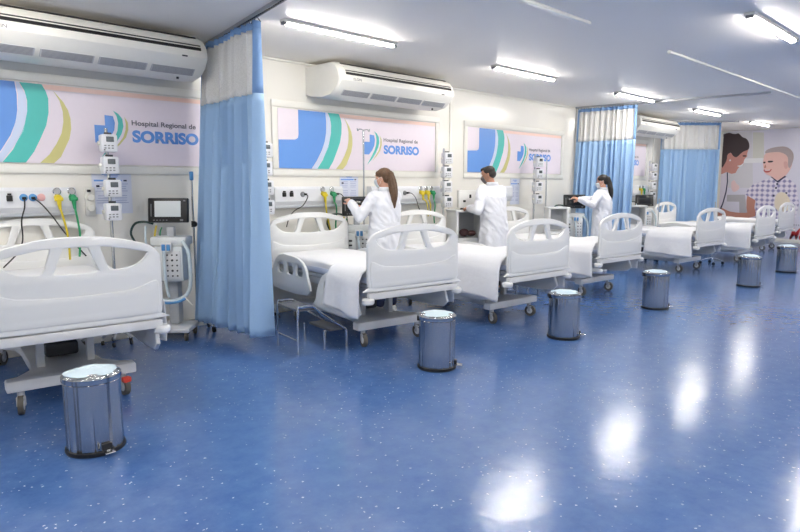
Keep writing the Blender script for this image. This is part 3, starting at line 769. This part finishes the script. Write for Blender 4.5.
# twin round socket plate beside first panel
r = empty('wall_socket_plate', (2.0,Y1,1.34)); tag(r, 'tall white wall plate with two round sockets beside the leftmost outlet panel', 'wall socket')
MB().box((0,-.012,0),(.09,.024,.26),.008).done('plate', TRIMW, r)
for z in (.04,-.06):
    b = MB(); b.lathe([(0,0),(.036,0),(.036,.02),(.028,.028),(0,.028)], seg=24); bmesh.ops.transform(b.bm, matrix=Matrix.Translation((0,-.022,z)) @ Matrix.Rotation(pi/2,4,'X'), verts=b.bm.verts); b.done('socket', TRIMW, r)
MB().box((-.01,-.03,.098),(.03,.02,.022),.004).done('plug', BLACK, r)

# posters
def poster(x, z, w, h, label):
    r = empty('poster', (x,Y1,z)); tag(r, label, 'poster', 'pale blue notices taped to the wall')
    MB().box((0,-.002,0),(w,.003,h)).done('paper', POSTW, r, smooth=False)
    b = MB()
    for k in range(3): b.box((-w*.02+.004*k,-.0045,h*.42-.012*k),(w*(.45-.1*k),.001,.006))
    b.box((-w*.1,-.0045,h*.28),(w*.7,.001,.016)); b.done('heading', BLUEP, r, smooth=False)
    b = MB(); rn = random.Random(int(x*10))
    for k in range(int(h*.6/.022)):
        for c in (-1,1):
            if k % 5 == 4: continue
            b.box((c*w*.23-w*.02*rn.random(),-.0045,h*.2-.022*k),(w*.36*rn.uniform(.7,1),.001,.005))
    b.done('printed_lines', mat('print_greyblue',(150,160,200),.5), r, smooth=False)
    b = MB(); b.box((-w*.36,-.005,h*.15),(.03,.001,.02)); b.box((w*.34,-.005,h*.28),(.03,.001,.014)); b.done('symbols', NAVY, r, smooth=False)
poster(2.21, 1.42, .36, .40, 'pale blue notice on the wall behind the nearest pump rack')
poster(5.12, 1.46, .30, .34, 'pale notice on the wall just left of the woman with light brown ponytail')
poster(8.72, 1.38, .26, .44, 'pale blue notice on the wall to the right of the man')

# ------------------------------------------------------------------ pump racks and pumps
def rack(x, y, label, zt=2.0):
    r = empty('pump_rack', (x,y,0)); tag(r, label, 'pump rack', 'poles stacked with infusion pumps')
    MB().cyl((0,0,.10),(0,0,zt),.014).done('pole', CHROME, r)
    for k in range(5):
        a = 2*pi*k/5+.3; o_ = MB().tube([(0,0,.13),(.08*cos(a),.08*sin(a),.11),(.135*cos(a),.135*sin(a),.07)], .013, 8, sub=3).done('leg', FRAMEG, r)
        MB().cyl((.135*cos(a)-.01,.135*sin(a),.02),(.135*cos(a)+.01,.135*sin(a),.02),.02).done('wheel', BLACK, o_)
    MB().cyl((0,0,.10),(0,0,.17),.028).done('hub', DARKG, r)
    return r
def make_pump():
    r = empty('infusion_pump', (0,0,0))
    b = MB(); b.box((0,-.095,0),(.135,.13,.155),.016); b.done('body', mat('pump_white',(226,228,232),.4), r)
    MB().box((.004,-.161,.034),(.064,.006,.046),.003).done('screen', mat('pump_lcd',(88,96,100),.25), r)
    b = MB()
    for i in range(3):
        for j in range(2): b.box((-.038+.03*i,-.162,-.022-.022*j),(.018,.006,.010),.002)
    b.done('button', MIDG, r)
    MB().box((-.045,-.162,-.060),(.012,.006,.010),.002).done('indicator', DARKG, r)
    MB().box((0,-.095,.087),(.06,.03,.018),.004).done('door_latch', DARKG, r)
    MB().cyl((-.085,-.08,0),(-.060,-.08,0),.018).done('clamp_knob', TRIMW, r)
    MB().box((0,-.02,0),(.05,.034,.05),.004).done('clamp', DARKG, r)
    return r
RK = [(2.12,5.97,R(-8),'left of the nearest curtain'),(3.75,5.97,R(-14),'just right of the nearest curtain'),(6.72,5.97,R(-20),'right of the ponytailed brown-haired woman'),
      (9.02,5.97,R(-20),'right of the man'),(13.45,5.97,R(-20),'between the two far curtains')]
pump0 = None
for i, (x, y, a, w) in enumerate(RK):
    rack(x, y, 'chrome pole carrying four infusion pumps '+w)
    for z, h in ((1.86,'topmost'),(1.665,'second from the top'),(1.46,'third from the top'),(1.25,'lowest')):
        if pump0 is None: b = pump0 = make_pump()
        else: b = dup(pump0)
        b.location = (x+.008*sin(z*40+i),y,z); b.rotation_euler = (0,0,a)
        tag(b, 'white infusion pump, %s on the pole %s' % (h, w), 'infusion pump', 'infusion pumps stacked on the poles')

# ------------------------------------------------------------------ IV stands
def iv(x, y, zt, label, tip=None, clampz=None, base=True, hooks=True):
    r = empty('iv_stand', (x,y,0)); tag(r, label, 'drip stand', 'slim drip stands')
    MB().cyl((0,0,.1),(0,0,zt),.010,seg=12).done('pole', CHROME, r)
    if hooks:
        b = MB()
        for s in (-1,1): b.tube([(0,0,zt),(s*.06,0,zt+.012),(s*.09,0,zt-.01),(s*.10,0,zt+.018)], .006, 6)
        b.done('hook', CHROME, r)
    if tip: MB().box((0,0,zt+.02),(.035,.035,.09),.01).done('tip', tip, r)
    if clampz: MB().sph((0,-.02,clampz),.03).cyl((0,0,clampz-.03),(0,0,clampz+.03),.02).done('clamp', BLACK, r)
    for k in range(4):
        a = 2*pi*k/4+.5; o_ = MB().tube([(0,0,.12),(.1*cos(a),.1*sin(a),.10),(.19*cos(a),.19*sin(a),.06)], .010, 8, sub=3).done('leg', CHROME, r)
        MB().cyl((.19*cos(a)-.01,.19*sin(a),.028),(.19*cos(a)+.01,.19*sin(a),.028),.028).done('wheel', BLACK, o_)
iv(2.90,5.93,1.56,'drip stand with a blue tip between the near ventilator and curtain', BLUEPL, 1.10, hooks=False)
iv(5.10,5.84,2.15,'tall drip stand rising in front of the banner beside the woman with light brown ponytail')
iv(9.12,5.80,1.92,'thin drip stand right of the pump pole near the man', None, 1.04, hooks=False)
iv(12.1,5.15,1.22,'short drip stand in front of the far blue curtain', hooks=False)
iv(12.35,4.2,1.17,'short drip stand just behind the footboard near the far curtain', hooks=False)

# ------------------------------------------------------------------ ventilators
def ventilator(x, y, rz, label, screen=SCRL, zs=1.26, full=True):
    r = empty('ventilator', (x,y,0), rz); tag(r, label, 'ventilator', 'lung ventilators on wheeled carts')
    # local -y is the front
    b = MB(); b.box((0,0,.105),(.38,.38,.05),.02); b.done('base', FRAMEW, r)
    for sx in (-1,1):
        for sy in (-1,1):
            c = MB().cyl((sx*.15,sy*.15,.085),(sx*.15,sy*.15,.06),.016).box((sx*.15,sy*.15,.062),(.03,.04,.02),.004).done('caster', DARKG, r)
            MB().cyl((sx*.15-.012,sy*.15,.038),(sx*.15+.012,sy*.15,.038),.038).done('wheel', RUBBER, c)
    MB().box((0,.06,.36),(.10,.14,.46),.02).done('column', mat('cart_grey',(188,192,196),.4), r)
    b = MB(); b.box((0,.02,.74),(.28,.28,.34),.02); b.done('body', mat('vent_white',(222,226,226),.4), r)
    b = MB(); b.box((.045,-.128,.73),(.15,.012,.27),.004); o_ = b.done('control_panel', FRAMEW, r)
    b = MB()
    for i in range(5):
        for j in range(3): b.cyl((.0+.045*j,-.13,.63+.05*i),(.0+.045*j,-.14,.63+.05*i),.008+.003*((i*j) % 2),seg=10)
    b.done('port', DARKG, o_)
    b = MB()
    b.bm.free()
    for k in range(4): MB().box((-.105,-.127,.65+.055*k),(.04,.012,.022),.004).done('side_clip', DARKG, r)
    MB().box((0,.02,.955),(.34,.24,.09),.02).done('shelf', mat('vent_white',(222,226,226),.4), r)
    MB().box((0,.02,1.04),(.07,.07,.10),.01).done('neck', FRAMEG, r)
    b = MB().box((0,0,0),(.375,.055,.235),.012).done('monitor', BLACK, r, loc=(0,-.03,zs-.01)); b.rotation_euler = (R(-6),0,0)
    MB().box((.0,-.029,.012),(.245,.006,.150),.002).done('screen', screen, b)
    g = MB()
    for k in range(5): g.box((-.13+.03*k,-.029,-.095),(.014,.006,.008))
    g.box((.13,-.029,-.095),(.028,.006,.018)); g.box((.158,-.029,.09),(.018,.006,.012)); g.done('button', MIDG, b)
    MB().box((-.155,-.029,.0),(.008,.006,.12)).done('indicator_strip', MIDG, b)
    # filters and breathing circuit
    b = MB(); b.box((0,-.14,.905),(.10,.05,.085),.008); b.done('humidifier', FRAMEW, r)
    MB().box((-.022,-.168,.905),(.034,.010,.060),.006).box((.024,-.168,.905),(.034,.010,.060),.006).done('filter_window', BLUEPL, r)
    def corr(pts, name, m, rad=.018):
        P = catmull([Vector(q) for q in pts], 10); L_ = len(P)
        MB().tube(P, lambda t: rad*(1+.10*sin(t*L_*2.2)), 10, smooth=False).done(name, m, r)
    corr([(.14,-.10,.96),(.20,-.14,.86),(.215,-.15,.70),(.205,-.15,.52),(.15,-.17,.43),(.03,-.20,.40),(-.12,-.19,.42)], 'breathing_tube', TUBEC)
    corr([(-.02,-.165,.87),(-.01,-.20,.72),(.0,-.20,.56),(.02,-.20,.44)], 'breathing_tube', TUBEC, .014)
    MB().tube([(-.12,-.19,.42),(-.02,-.215,.385),(.10,-.20,.39),(.17,-.18,.42)], .013, 8).done('blue_tube', BLUEPL, r)
    MB().tube([(.16,-.17,.43),(.20,-.2,.40),(.24,-.2,.36)], .008, 8).done('connector', TRIMW, r)
    MB().tube([(-.16,0,1.12),(-.24,-.02,1.14),(-.33,-.02,1.12),(-.37,-.02,1.02),(-.30,0,.90),(-.2,.02,.86)], .011, 8).done('dark_hose', mat('dark_green_hose',(26,56,48),.4), r)
    MB().tube([(-.15,.05,1.10),(-.17,.05,1.0),(-.16,.03,.88)], .009, 8).done('yellow_hose', YEL, r)
    MB().tube([(-.11,.08,1.08),(-.13,.08,1.0),(-.10,.08,.88)], .007, 8).done('green_hose', GRN, r)
    MB().tube([(-.2,-.1,1.10),(-.195,-.13,1.0),(-.19,-.12,.8),(-.19,-.14,.6),(-.17,-.16,.45)], .010, 8).done('side_tube', TUBEC, r)
    return r
ventilator(2.62,5.84,R(-42),'ventilator with a lit grey screen between the leftmost bed and nearest curtain')
ventilator(5.0,5.86,R(-30),'ventilator with a dark screen in front of the woman with light brown ponytail', MONG, 1.24)
ventilator(9.72,5.62,R(-42),'ventilator with a dark screen at the black-haired woman\'s hands', MONG, 1.21)
ventilator(12.75,5.75,R(-42),'ventilator with dark screen seen beyond the second curtain', MONG, 1.17)

# ------------------------------------------------------------------ bedside cabinets
def cabinet(x, y, rz, label, h=1.12, w=.46):
    r = empty('bedside_cabinet', (x,y,0), rz); tag(r, label, 'bedside cabinet', 'white bedside cabinets with an open niche')
    t = .035; d = .40 if w > .4 else .28; m = mat('cabinet_white',(228,230,230),.35)
    b = MB()
    b.box((-w/2+t/2,0,h/2+.04),(t,d,h-.08),.006); b.box((w/2-t/2,0,h/2+.04),(t,d,h-.08),.006)
    b.box((0,d/2-.01,h/2+.04),(w-.02,.02,h-.1),.0); b.box((0,0,h-.40),(w-.02,d,t),.004); b.box((0,0,.10),(w-.02,d,t),.004)
    b.done('carcass', m, r)
    MB().box((0,-.005,h),(w+.02,d+.03,.03),.008).done('top', m, r)
    dr = MB().box((0,-d/2-.006,(h-.40+.10)/2),(w-.03,.018,h-.40-.12),.005).done('door', m, r)
    MB().box((w/2-.07,-d/2-.025,h-.50),(.015,.02,.10),.004).done('handle', MIDG, dr)
    MB().box((0,d/2-.022,h-.20),(w-.08,.003,.33)).done('niche_back', mat('niche_grey',(186,190,196),.5), r, smooth=False)
    for sx in (-1,1):
        for sy in (-1,1): MB().cyl((sx*(w/2-.05),sy*.15,0),(sx*(w/2-.05),sy*.15,.09),.022).done('foot', DARKG, r)
    return r
cabinet(6.99,5.76,R(-28),'white bedside cabinet with open niche in front of the man', 1.12, .46)
cabinet(9.08,5.56,R(-42),'white bedside cabinet with open niche left of the black-haired woman', 1.11, .34)
cabinet(12.22,5.68,R(-42),'white bedside cabinet seen just beyond the second curtain', 1.06, .36)
# white monitor on the first cabinet, its back panel and cables
r = empty('patient_monitor', (7.05,5.80,1.135), R(-28)); tag(r, 'white monitor standing on the cabinet in front of the man', 'monitor')
MB().box((0,0,.15),(.30,.09,.26),.02).done('casing', PLASW, r); MB().box((0,0,.012),(.20,.16,.024),.006).done('stand', PLASW, r)
MB().box((-.06,-.047,.12),(.04,.012,.03),.004).box((.03,-.047,.19),(.03,.012,.05),.004).done('knob', BLACK, r)
MB().tube([(-.13,-.06,.012),(.0,-.10,.02),(.1,-.09,.015),(.17,-.05,.02)],.012,8).done('cable', BLACK, r)
r = empty('nurse_bag', (6.97,5.70,.755), R(-28)); tag(r, 'small dark bundle inside the niche of the cabinet in front of the man', 'bundle')
b = MB(); b.sph((-.07,0,.055),.07,(1,.9,.8)); b.sph((.05,.02,.04),.06,(1.2,.9,.7)); b.done('cloth_bundle', mat('dark_red_cloth',(92,64,66),.8,bump=.5), r)

# ------------------------------------------------------------------ people
def remesh(o, vox, sm=3):
    md = o.modifiers.new('r', 'REMESH'); md.mode = 'VOXEL'; md.voxel_size = vox
    ms = o.modifiers.new('s', 'SMOOTH'); ms.iterations = sm; ms.factor = .5
    bpy.context.view_layer.update()
    me = eval_mesh(o); old = o.data; o.modifiers.clear(); o.data = me; bpy.data.meshes.remove(old)
    me.shade_smooth(); return o
def chain(b, pts, rad, seg=14):
    P = [Vector(p) for p in pts]
    for p, q, r0, r1 in zip(P, P[1:], rad, rad[1:]): b.cyl(p, q, r0, r1, seg)
    for p, r0 in zip(P, rad): b.sph(p, r0, u=seg, v=8)
def ik(s, t, l1, l2, pole):
    s, t = Vector(s), Vector(t); d = t-s; D = min(d.length, (l1+l2)*.985); dn = d.normalized(); t = s+dn*D
    a = (l1*l1-l2*l2+D*D)/(2*D); h = math.sqrt(max(l1*l1-a*a, 0)); p = Vector(pole); p = (p-dn*p.dot(dn)).normalized()
    return s+dn*a+p*h, t
def hand(b, wrist, dirv, palmn, s=1.0, curl=.35, side=1):
    """palm, four unequal bent fingers and a thumb off the side of the palm"""
    w = Vector(wrist); f = Vector(dirv).normalized(); n = Vector(palmn); n = (n-f*n.dot(f)).normalized(); x = f.cross(n)*side
    M = Matrix((x, f, n)).transposed().to_4x4()
    pc = w+f*.05*s
    b.sph(pc, .045*s, (.80,1.05,.36), u=16, v=10, M=M)
    b.sph(w+f*.075*s, .04*s, (.95,.6,.34), u=16, v=10, M=M)
    for k, (off, L) in enumerate(((-.028,.064),(-.010,.074),(.009,.070),(.027,.054))):
        p = w+f*.088*s+x*off*s; c = curl*(1+.12*k); pts = [p-f*.02*s]; pts.append(p)
        d = f
        for j, fr in enumerate((.42,.33,.25)):
            a = c*(j+.6); dd = (f*cos(a)+n*sin(a)); p = p+dd*L*fr*s*1.0; pts.append(p)
        chain(b, pts, [.0085*s,.0085*s,.008*s,.0072*s,.006*s], 8)
    t0 = w+f*.022*s-x*.024*s; t1 = t0-x*.026*s+f*.022*s+n*.010*s; t2 = t1-x*.010*s+f*.028*s+n*.010*s; t3 = t2+f*.022*s+n*.006*s
    chain(b, [t0,t1,t2,t3], [.013*s,.011*s,.0095*s,.008*s], 8)
def ell(c, rx, ry, n=28, pw=1.0, sq=.0):
    c = Vector(c); out = []
    for i in range(n):
        a = 2*pi*i/n; ca, sa = cos(a), sin(a); e = .82
        out.append(c+Vector((rx*abs(ca)**e*(1 if ca > 0 else -1), ry*abs(sa)**e*(1 if sa > 0 else -1), 0)))
    return out
def person(x, y, face, height, label, skin, hairm, style, handL, handR, headturn=0, headtilt=0, maskm=MASKW, male=False, lean=0, seed=0):
    """faces local +Y; feet at the origin; hands given in local metres (at real size)"""
    S = height/1.72; r = empty('person', (x,y,0), face-pi/2)
    tag(r, label, 'person')
    sw = (.205 if male else .172); k = 1.0
    V = lambda a, b_, c: Vector((a*S, b_*S+lean*max(0, c-.95)*S, c*S))
    b = MB()
    # legs
    for s in (-1,1): 
        chain(b, [V(s*.09,0,.90),V(s*.095,.0,.50),V(s*.095,-.02,.10)], [.085*S,.056*S,.038*S])
        b.box(V(s*.095,.05,.04), (.085*S,.24*S,.07*S), .03)
    # torso
    rings = []
    hipw = .165 if not male else .165; ww = .12 if not male else .145; chw = .15 if not male else .175
    for z, rx, ry, yo in ((.84,.10,.09,0),(.90,hipw,.115,0),(1.0,(hipw+ww)/2,.105,0),(1.10,ww,.095,0),(1.22,chw*.95,.112,.005),(1.32,chw,.112,0),(1.40,sw*.88,.085,-.005),(1.445,.10,.062,-.01),(1.47,.055,.05,-.005)):
        rings.append(ell(V(0,yo,z), rx*S, ry*S))
    b.loft(rings)
    # neck, head
    hc = V(0,.02,1.615); nk = V(0,-.005,1.44)
    HM = Matrix.Translation(V(0,0,1.52)) @ Matrix.Rotation(headturn,4,'Z') @ Matrix.Rotation(headtilt,4,'X') @ Matrix.Translation(-V(0,0,1.52))
    b.cyl(nk, HM @ V(0,.0,1.58), .052*S, .050*S)
    hr = []
    def hp(px, py, pz): return HM @ V(px, py, pz)
    prof = [(1.500,.020,.022,.068),(1.510,.036,.040,.055),(1.525,.048,.058,.040),(1.545,.056,.070,.026),(1.575,.062,.080,.014),(1.605,.067,.088,.006),(1.635,.070,.092,.002),(1.665,.069,.088,-.002),(1.690,.060,.076,-.004),(1.708,.042,.054,-.005),(1.718,.018,.022,-.005)]
    for z, rx, ry, yo in prof:
        hr.append([hp(rx*cos(2*pi*i/28), yo+ry*sin(2*pi*i/28), z) for i in range(28)])
    b.loft(hr)
    chain(b, [hp(0,.090,1.628),hp(0,.106,1.598),hp(0,.113,1.585)], [.006*S,.010*S,.013*S], 8)      # nose
    b.sph(hp(0,.088,1.552), .017*S, (1.3,.5,.38)); b.sph(hp(0,.086,1.543), .016*S, (1.2,.5,.4)); b.sph(hp(0,.078,1.515), .02*S)
    for s in (-1,1):
        b.sph(hp(s*.070,-.006,1.602), .022*S, (.35,.8,1.25)); b.sph(hp(s*.036,.078,1.645), .014*S, (1.5,.6,.5))
    # arms
    AR = []
    for s, tgt in ((-1,handL),(1,handR)):
        sh = V(s*sw,-.005,1.385)
        tgt = Vector(tgt) if tgt else V(s*.26,.06,.82)
        el, wr = ik(sh, tgt, .285*S, .255*S, (s*.5,-.25,-1.0))
        chain(b, [sh, sh.lerp(el,.5), el, el.lerp(wr,.35), wr], [.052*S,.044*S,.037*S,.036*S,.024*S])
        fd = (wr-el).normalized(); fd2 = (fd+Vector((0,.25,-.1))).normalized()
        hand(b, wr, fd2, (-s*.5,.2,-1), .98*S*(1.05 if male else .95), .38, side=1 if s > 0 else -1)
        AR.append((sh, el, wr))
    body = remesh(b.done('body', skin, r), .0062, 2)
    # eyes, mask
    for s in (-1,1):
        MB().sph(hp(s*.030,.083,1.625), .0105*S, u=12, v=8).done('eye', TRIMW, r)
        MB().sph(hp(s*.031,.090,1.625), .006*S, u=10, v=6).done('iris', EYEM, r)
        MB().tube([hp(s*.014,.095,1.647),hp(s*.03,.094,1.652),hp(s*.05,.080,1.646)], .0025*S, 5, sub=3).done('eyebrow', hairm, r)
    mr = []
    for z, rx, yf in ((1.505,.036,.100),(1.525,.052,.110),(1.55,.064,.120),(1.575,.070,.126),(1.598,.070,.122)):
        mr.append([hp(rx*sin(t)*1.03, -.0+(yf)*(.25+.75*cos(t)) if True else 0, z) for t in [(-1.25+2.5*i/14) for i in range(15)]])
    mo = MB().loft(mr, closed=False).done('face_mask', maskm, r, ang=80); md = mo.modifiers.new('t','SOLIDIFY'); md.thickness = .003
    for s in (-1,1): MB().tube([hp(s*.068,.045,1.59),hp(s*.076,.01,1.615),hp(s*.078,-.02,1.60),hp(s*.068,.03,1.53)], .0015*S, 5).done('mask_strap', maskm, r)
    # coat
    b = MB(); rings = []
    rnd = random.Random(seed)
    hem = .62 if not male else .60
    cr = [(hem,.235,.165,-.005),(.75,.225,.16,-.005),(.88,.212,.152,-.005),(.98,hipw+.045,.155,0),(1.08,ww+.066,.15,0),(1.20,chw+.046,.155,.0),(1.30,chw+.046,.15,-.002),(1.38,sw+.012,.115,-.006),(1.425,sw*.78,.092,-.010),(1.46,.082,.072,-.010),(1.475,.062,.058,-.008)]
    for z, rx, ry, yo in cr: rings.append(ell(V(0,yo,z), rx*S, ry*S, 40))
    b.loft(rings)
    for (sh, el, wr), s in zip(AR, (-1,1)):
        cuff = el.lerp(wr, .93)
        chain(b, [sh+Vector((-s*.015*S,0,.0)), sh.lerp(el,.2), sh.lerp(el,.5), el, el.lerp(wr,.5), cuff], [.080*S,.078*S,.070*S,.064*S,.060*S,.052*S], 18)
    coat = remesh(b.done('lab_coat', COAT, r), .011, 5)
    for v in coat.data.vertices:
        c = v.co; n = v.normal
        w_ = noise.noise(Vector((c.x*7, c.y*7, c.z*3+seed)))*.014 + (1-abs(noise.noise(Vector((c.x*11+c.z*8, c.y*11-c.z*5, c.z*7+seed))))*4)*.005
        if c.z < 1.0*S: w_ += .012*sin(math.atan2(c.y, c.x)*9+seed)*(1.0*S-c.z)/.4
        v.co = c + n*w_
    # belt at the back, collar, back seam
    MB().loft([[V(0,-.005,z)+Vector((cos(t)*(ww+.075)*S, sin(t)*.160*S, 0)) for t in [pi+.55+(pi-1.1)*i/14 for i in range(15)]] for z in (1.045,1.085)], closed=False).done('back_belt', COAT, r)
    cl = []
    for z, q in ((1.452,1.0),(1.492,.86),(1.500,.98),(1.455,1.22)):
        cl.append([V(0,-.012,z)+Vector((cos(t)*.078*q*S, sin(t)*.070*q*S-.004, 0)) for t in [-pi/2+(-2.35+4.7*i/24) for i in range(25)]])
    co = MB().loft(cl, closed=False).done('collar', COAT, r, ang=80); md = co.modifiers.new('t','SOLIDIFY'); md.thickness = .004
    # trousers, shoes
    for s in (-1,1):
        pass
    b = MB()
    for s in (-1,1): chain(b, [V(s*.085,0,.86),V(s*.095,.0,.50),V(s*.095,-.015,.11)], [.112*S,.082*S,.066*S], 18)
    remesh(b.done('trousers', NAVY if not male else mat('dark_trousers',(52,52,58),.8), r), .012, 3)
    for s in (-1,1):
        b = MB(); b.loft([ell(V(s*.095,.045,z), w_*S, l_*S, 24) for z, w_, l_ in ((.0,.048,.135),(.02,.052,.14),(.05,.050,.125),(.08,.046,.085),(.10,.042,.06))]); b.done('shoe', PLASW if not male else DARKG, r)
    # hair
    b = MB()
    if male:
        rings = []
        b.sph(hp(0,-.018,1.655), .085*S, (.92,1.06,.84), u=24, v=16, M=HM.to_3x3().to_4x4())
        b.sph(hp(0,-.042,1.605), .066*S, (1.08,.95,.95), u=20, v=12, M=HM.to_3x3().to_4x4())
        b.sph(hp(0,.035,1.695), .045*S, (1.25,1.1,.65), u=20, v=12, M=HM.to_3x3().to_4x4())
        h = remesh(b.done('hair', hairm, r), .007, 2)
    else:
        Mh = HM.to_3x3().to_4x4()
        b.sph(hp(0,-.016,1.648), .088*S, (.93,1.08,.90), u=24, v=16, M=Mh)
        b.sph(hp(0,-.045,1.60), .066*S, (1.05,.85,1.0), u=20, v=12, M=Mh)
        for s in (-1,1): b.sph(hp(s*.050,.030,1.66), .036*S, (.75,1.2,1.1), u=16, v=10, M=Mh)
        # ponytail: several wavy tapering locks from a tied root
        root = hp(0,-.098,1.655)
        b.sph(root, .028*S)
        for q in range(7):
            a = 2*pi*q/7; ox, oy = .016*cos(a), .012*sin(a); L_ = (.42 if style == 'light' else .45)
            pts = []
            for j in range(7):
                t = j/6; spread = (.6+1.5*sin(pi*min(1, t*1.1)))*(1-.45*t)
                pts.append(root+Vector((ox*spread*S+.008*sin(4*t+q), (oy*spread-.010-.065*min(1,t*1.6)**.8)*S, -L_*t*S)))
            b.tube(pts, lambda t: (.022*(1-t**3)**.5+.003)*S, 8)
        h = remesh(b.done('hair', hairm, r), .006, 1)
        tie = root + Vector((0,-.012,-.01))
        MB().lathe([(.018,-.012),(.030,-.008),(.030,.008),(.018,.012)], tie, 16).done('hair_tie', BLACK, r)
    for v in h.data.vertices:
        v.co += v.normal*.003*noise.noise(Vector((v.co.x*60, v.co.y*60, v.co.z*12)))
    return r
def local(x, y, face, p):
    a = -(face-pi/2); d = Vector((p[0]-x, p[1]-y)); return (d.x*cos(a)-d.y*sin(a), d.x*sin(a)+d.y*cos(a), p[2])
fa = R(84); px, py = 4.98, 5.34
person(px, py, fa, 1.68, 'woman in a white coat with a light brown ponytail, reaching toward a machine', SKIN, HAIRB, 'light',
       local(px,py,fa,(4.69,5.60,1.28)), local(px,py,fa,(4.98,5.70,1.22)), headturn=R(26), headtilt=R(-8), seed=1)
fa = R(88); px, py = 7.03, 5.30
person(px, py, fa, 1.75, 'man in a white coat with short dark hair, seen from behind leaning over a cabinet', SKIN2, HAIRD, 'short',
       local(px,py,fa,(6.80,5.55,1.17)), local(px,py,fa,(7.08,5.55,1.17)), headturn=R(24), headtilt=R(-18), maskm=MASKG, male=True, lean=.10, seed=2)
fa = R(95); px, py = 9.98, 5.22
person(px, py, fa, 1.655, 'woman in a white coat with a long black ponytail, in front of the blue curtain', SKIN, HAIRK, 'dark',
       local(px,py,fa,(9.44,5.36,1.25)), local(px,py,fa,(9.55,5.55,1.20)), headturn=R(24), headtilt=R(-12), seed=3)

# ------------------------------------------------------------------ world, lights, camera
w = bpy.data.worlds.new('World'); SC.world = w; w.use_nodes = True
w.node_tree.nodes['Background'].inputs[0].default_value = (.8,.85,1,1); w.node_tree.nodes['Background'].inputs[1].default_value = .2
GLOW.node_tree.nodes['Principled BSDF'].inputs['Emission Strength'].default_value = 150
cam = bpy.data.cameras.new('camera'); co = bpy.data.objects.new('camera', cam); COL.objects.link(co); SC.camera = co
cam.sensor_width = 36; cam.lens = 622*36/800; cam.clip_start = .05; cam.clip_end = 100
pitch = math.atan(82/622); yaw = math.atan2(640, math.hypot(622,82))
co.location = (0,0,1.5); co.rotation_euler = (pi/2-pitch, 0, yaw-pi/2)
SC.view_settings.view_transform = 'Standard'; SC.view_settings.look = 'None'; SC.view_settings.gamma = 1; SC.view_settings.use_curve_mapping = False
SC.view_settings.exposure = -.03
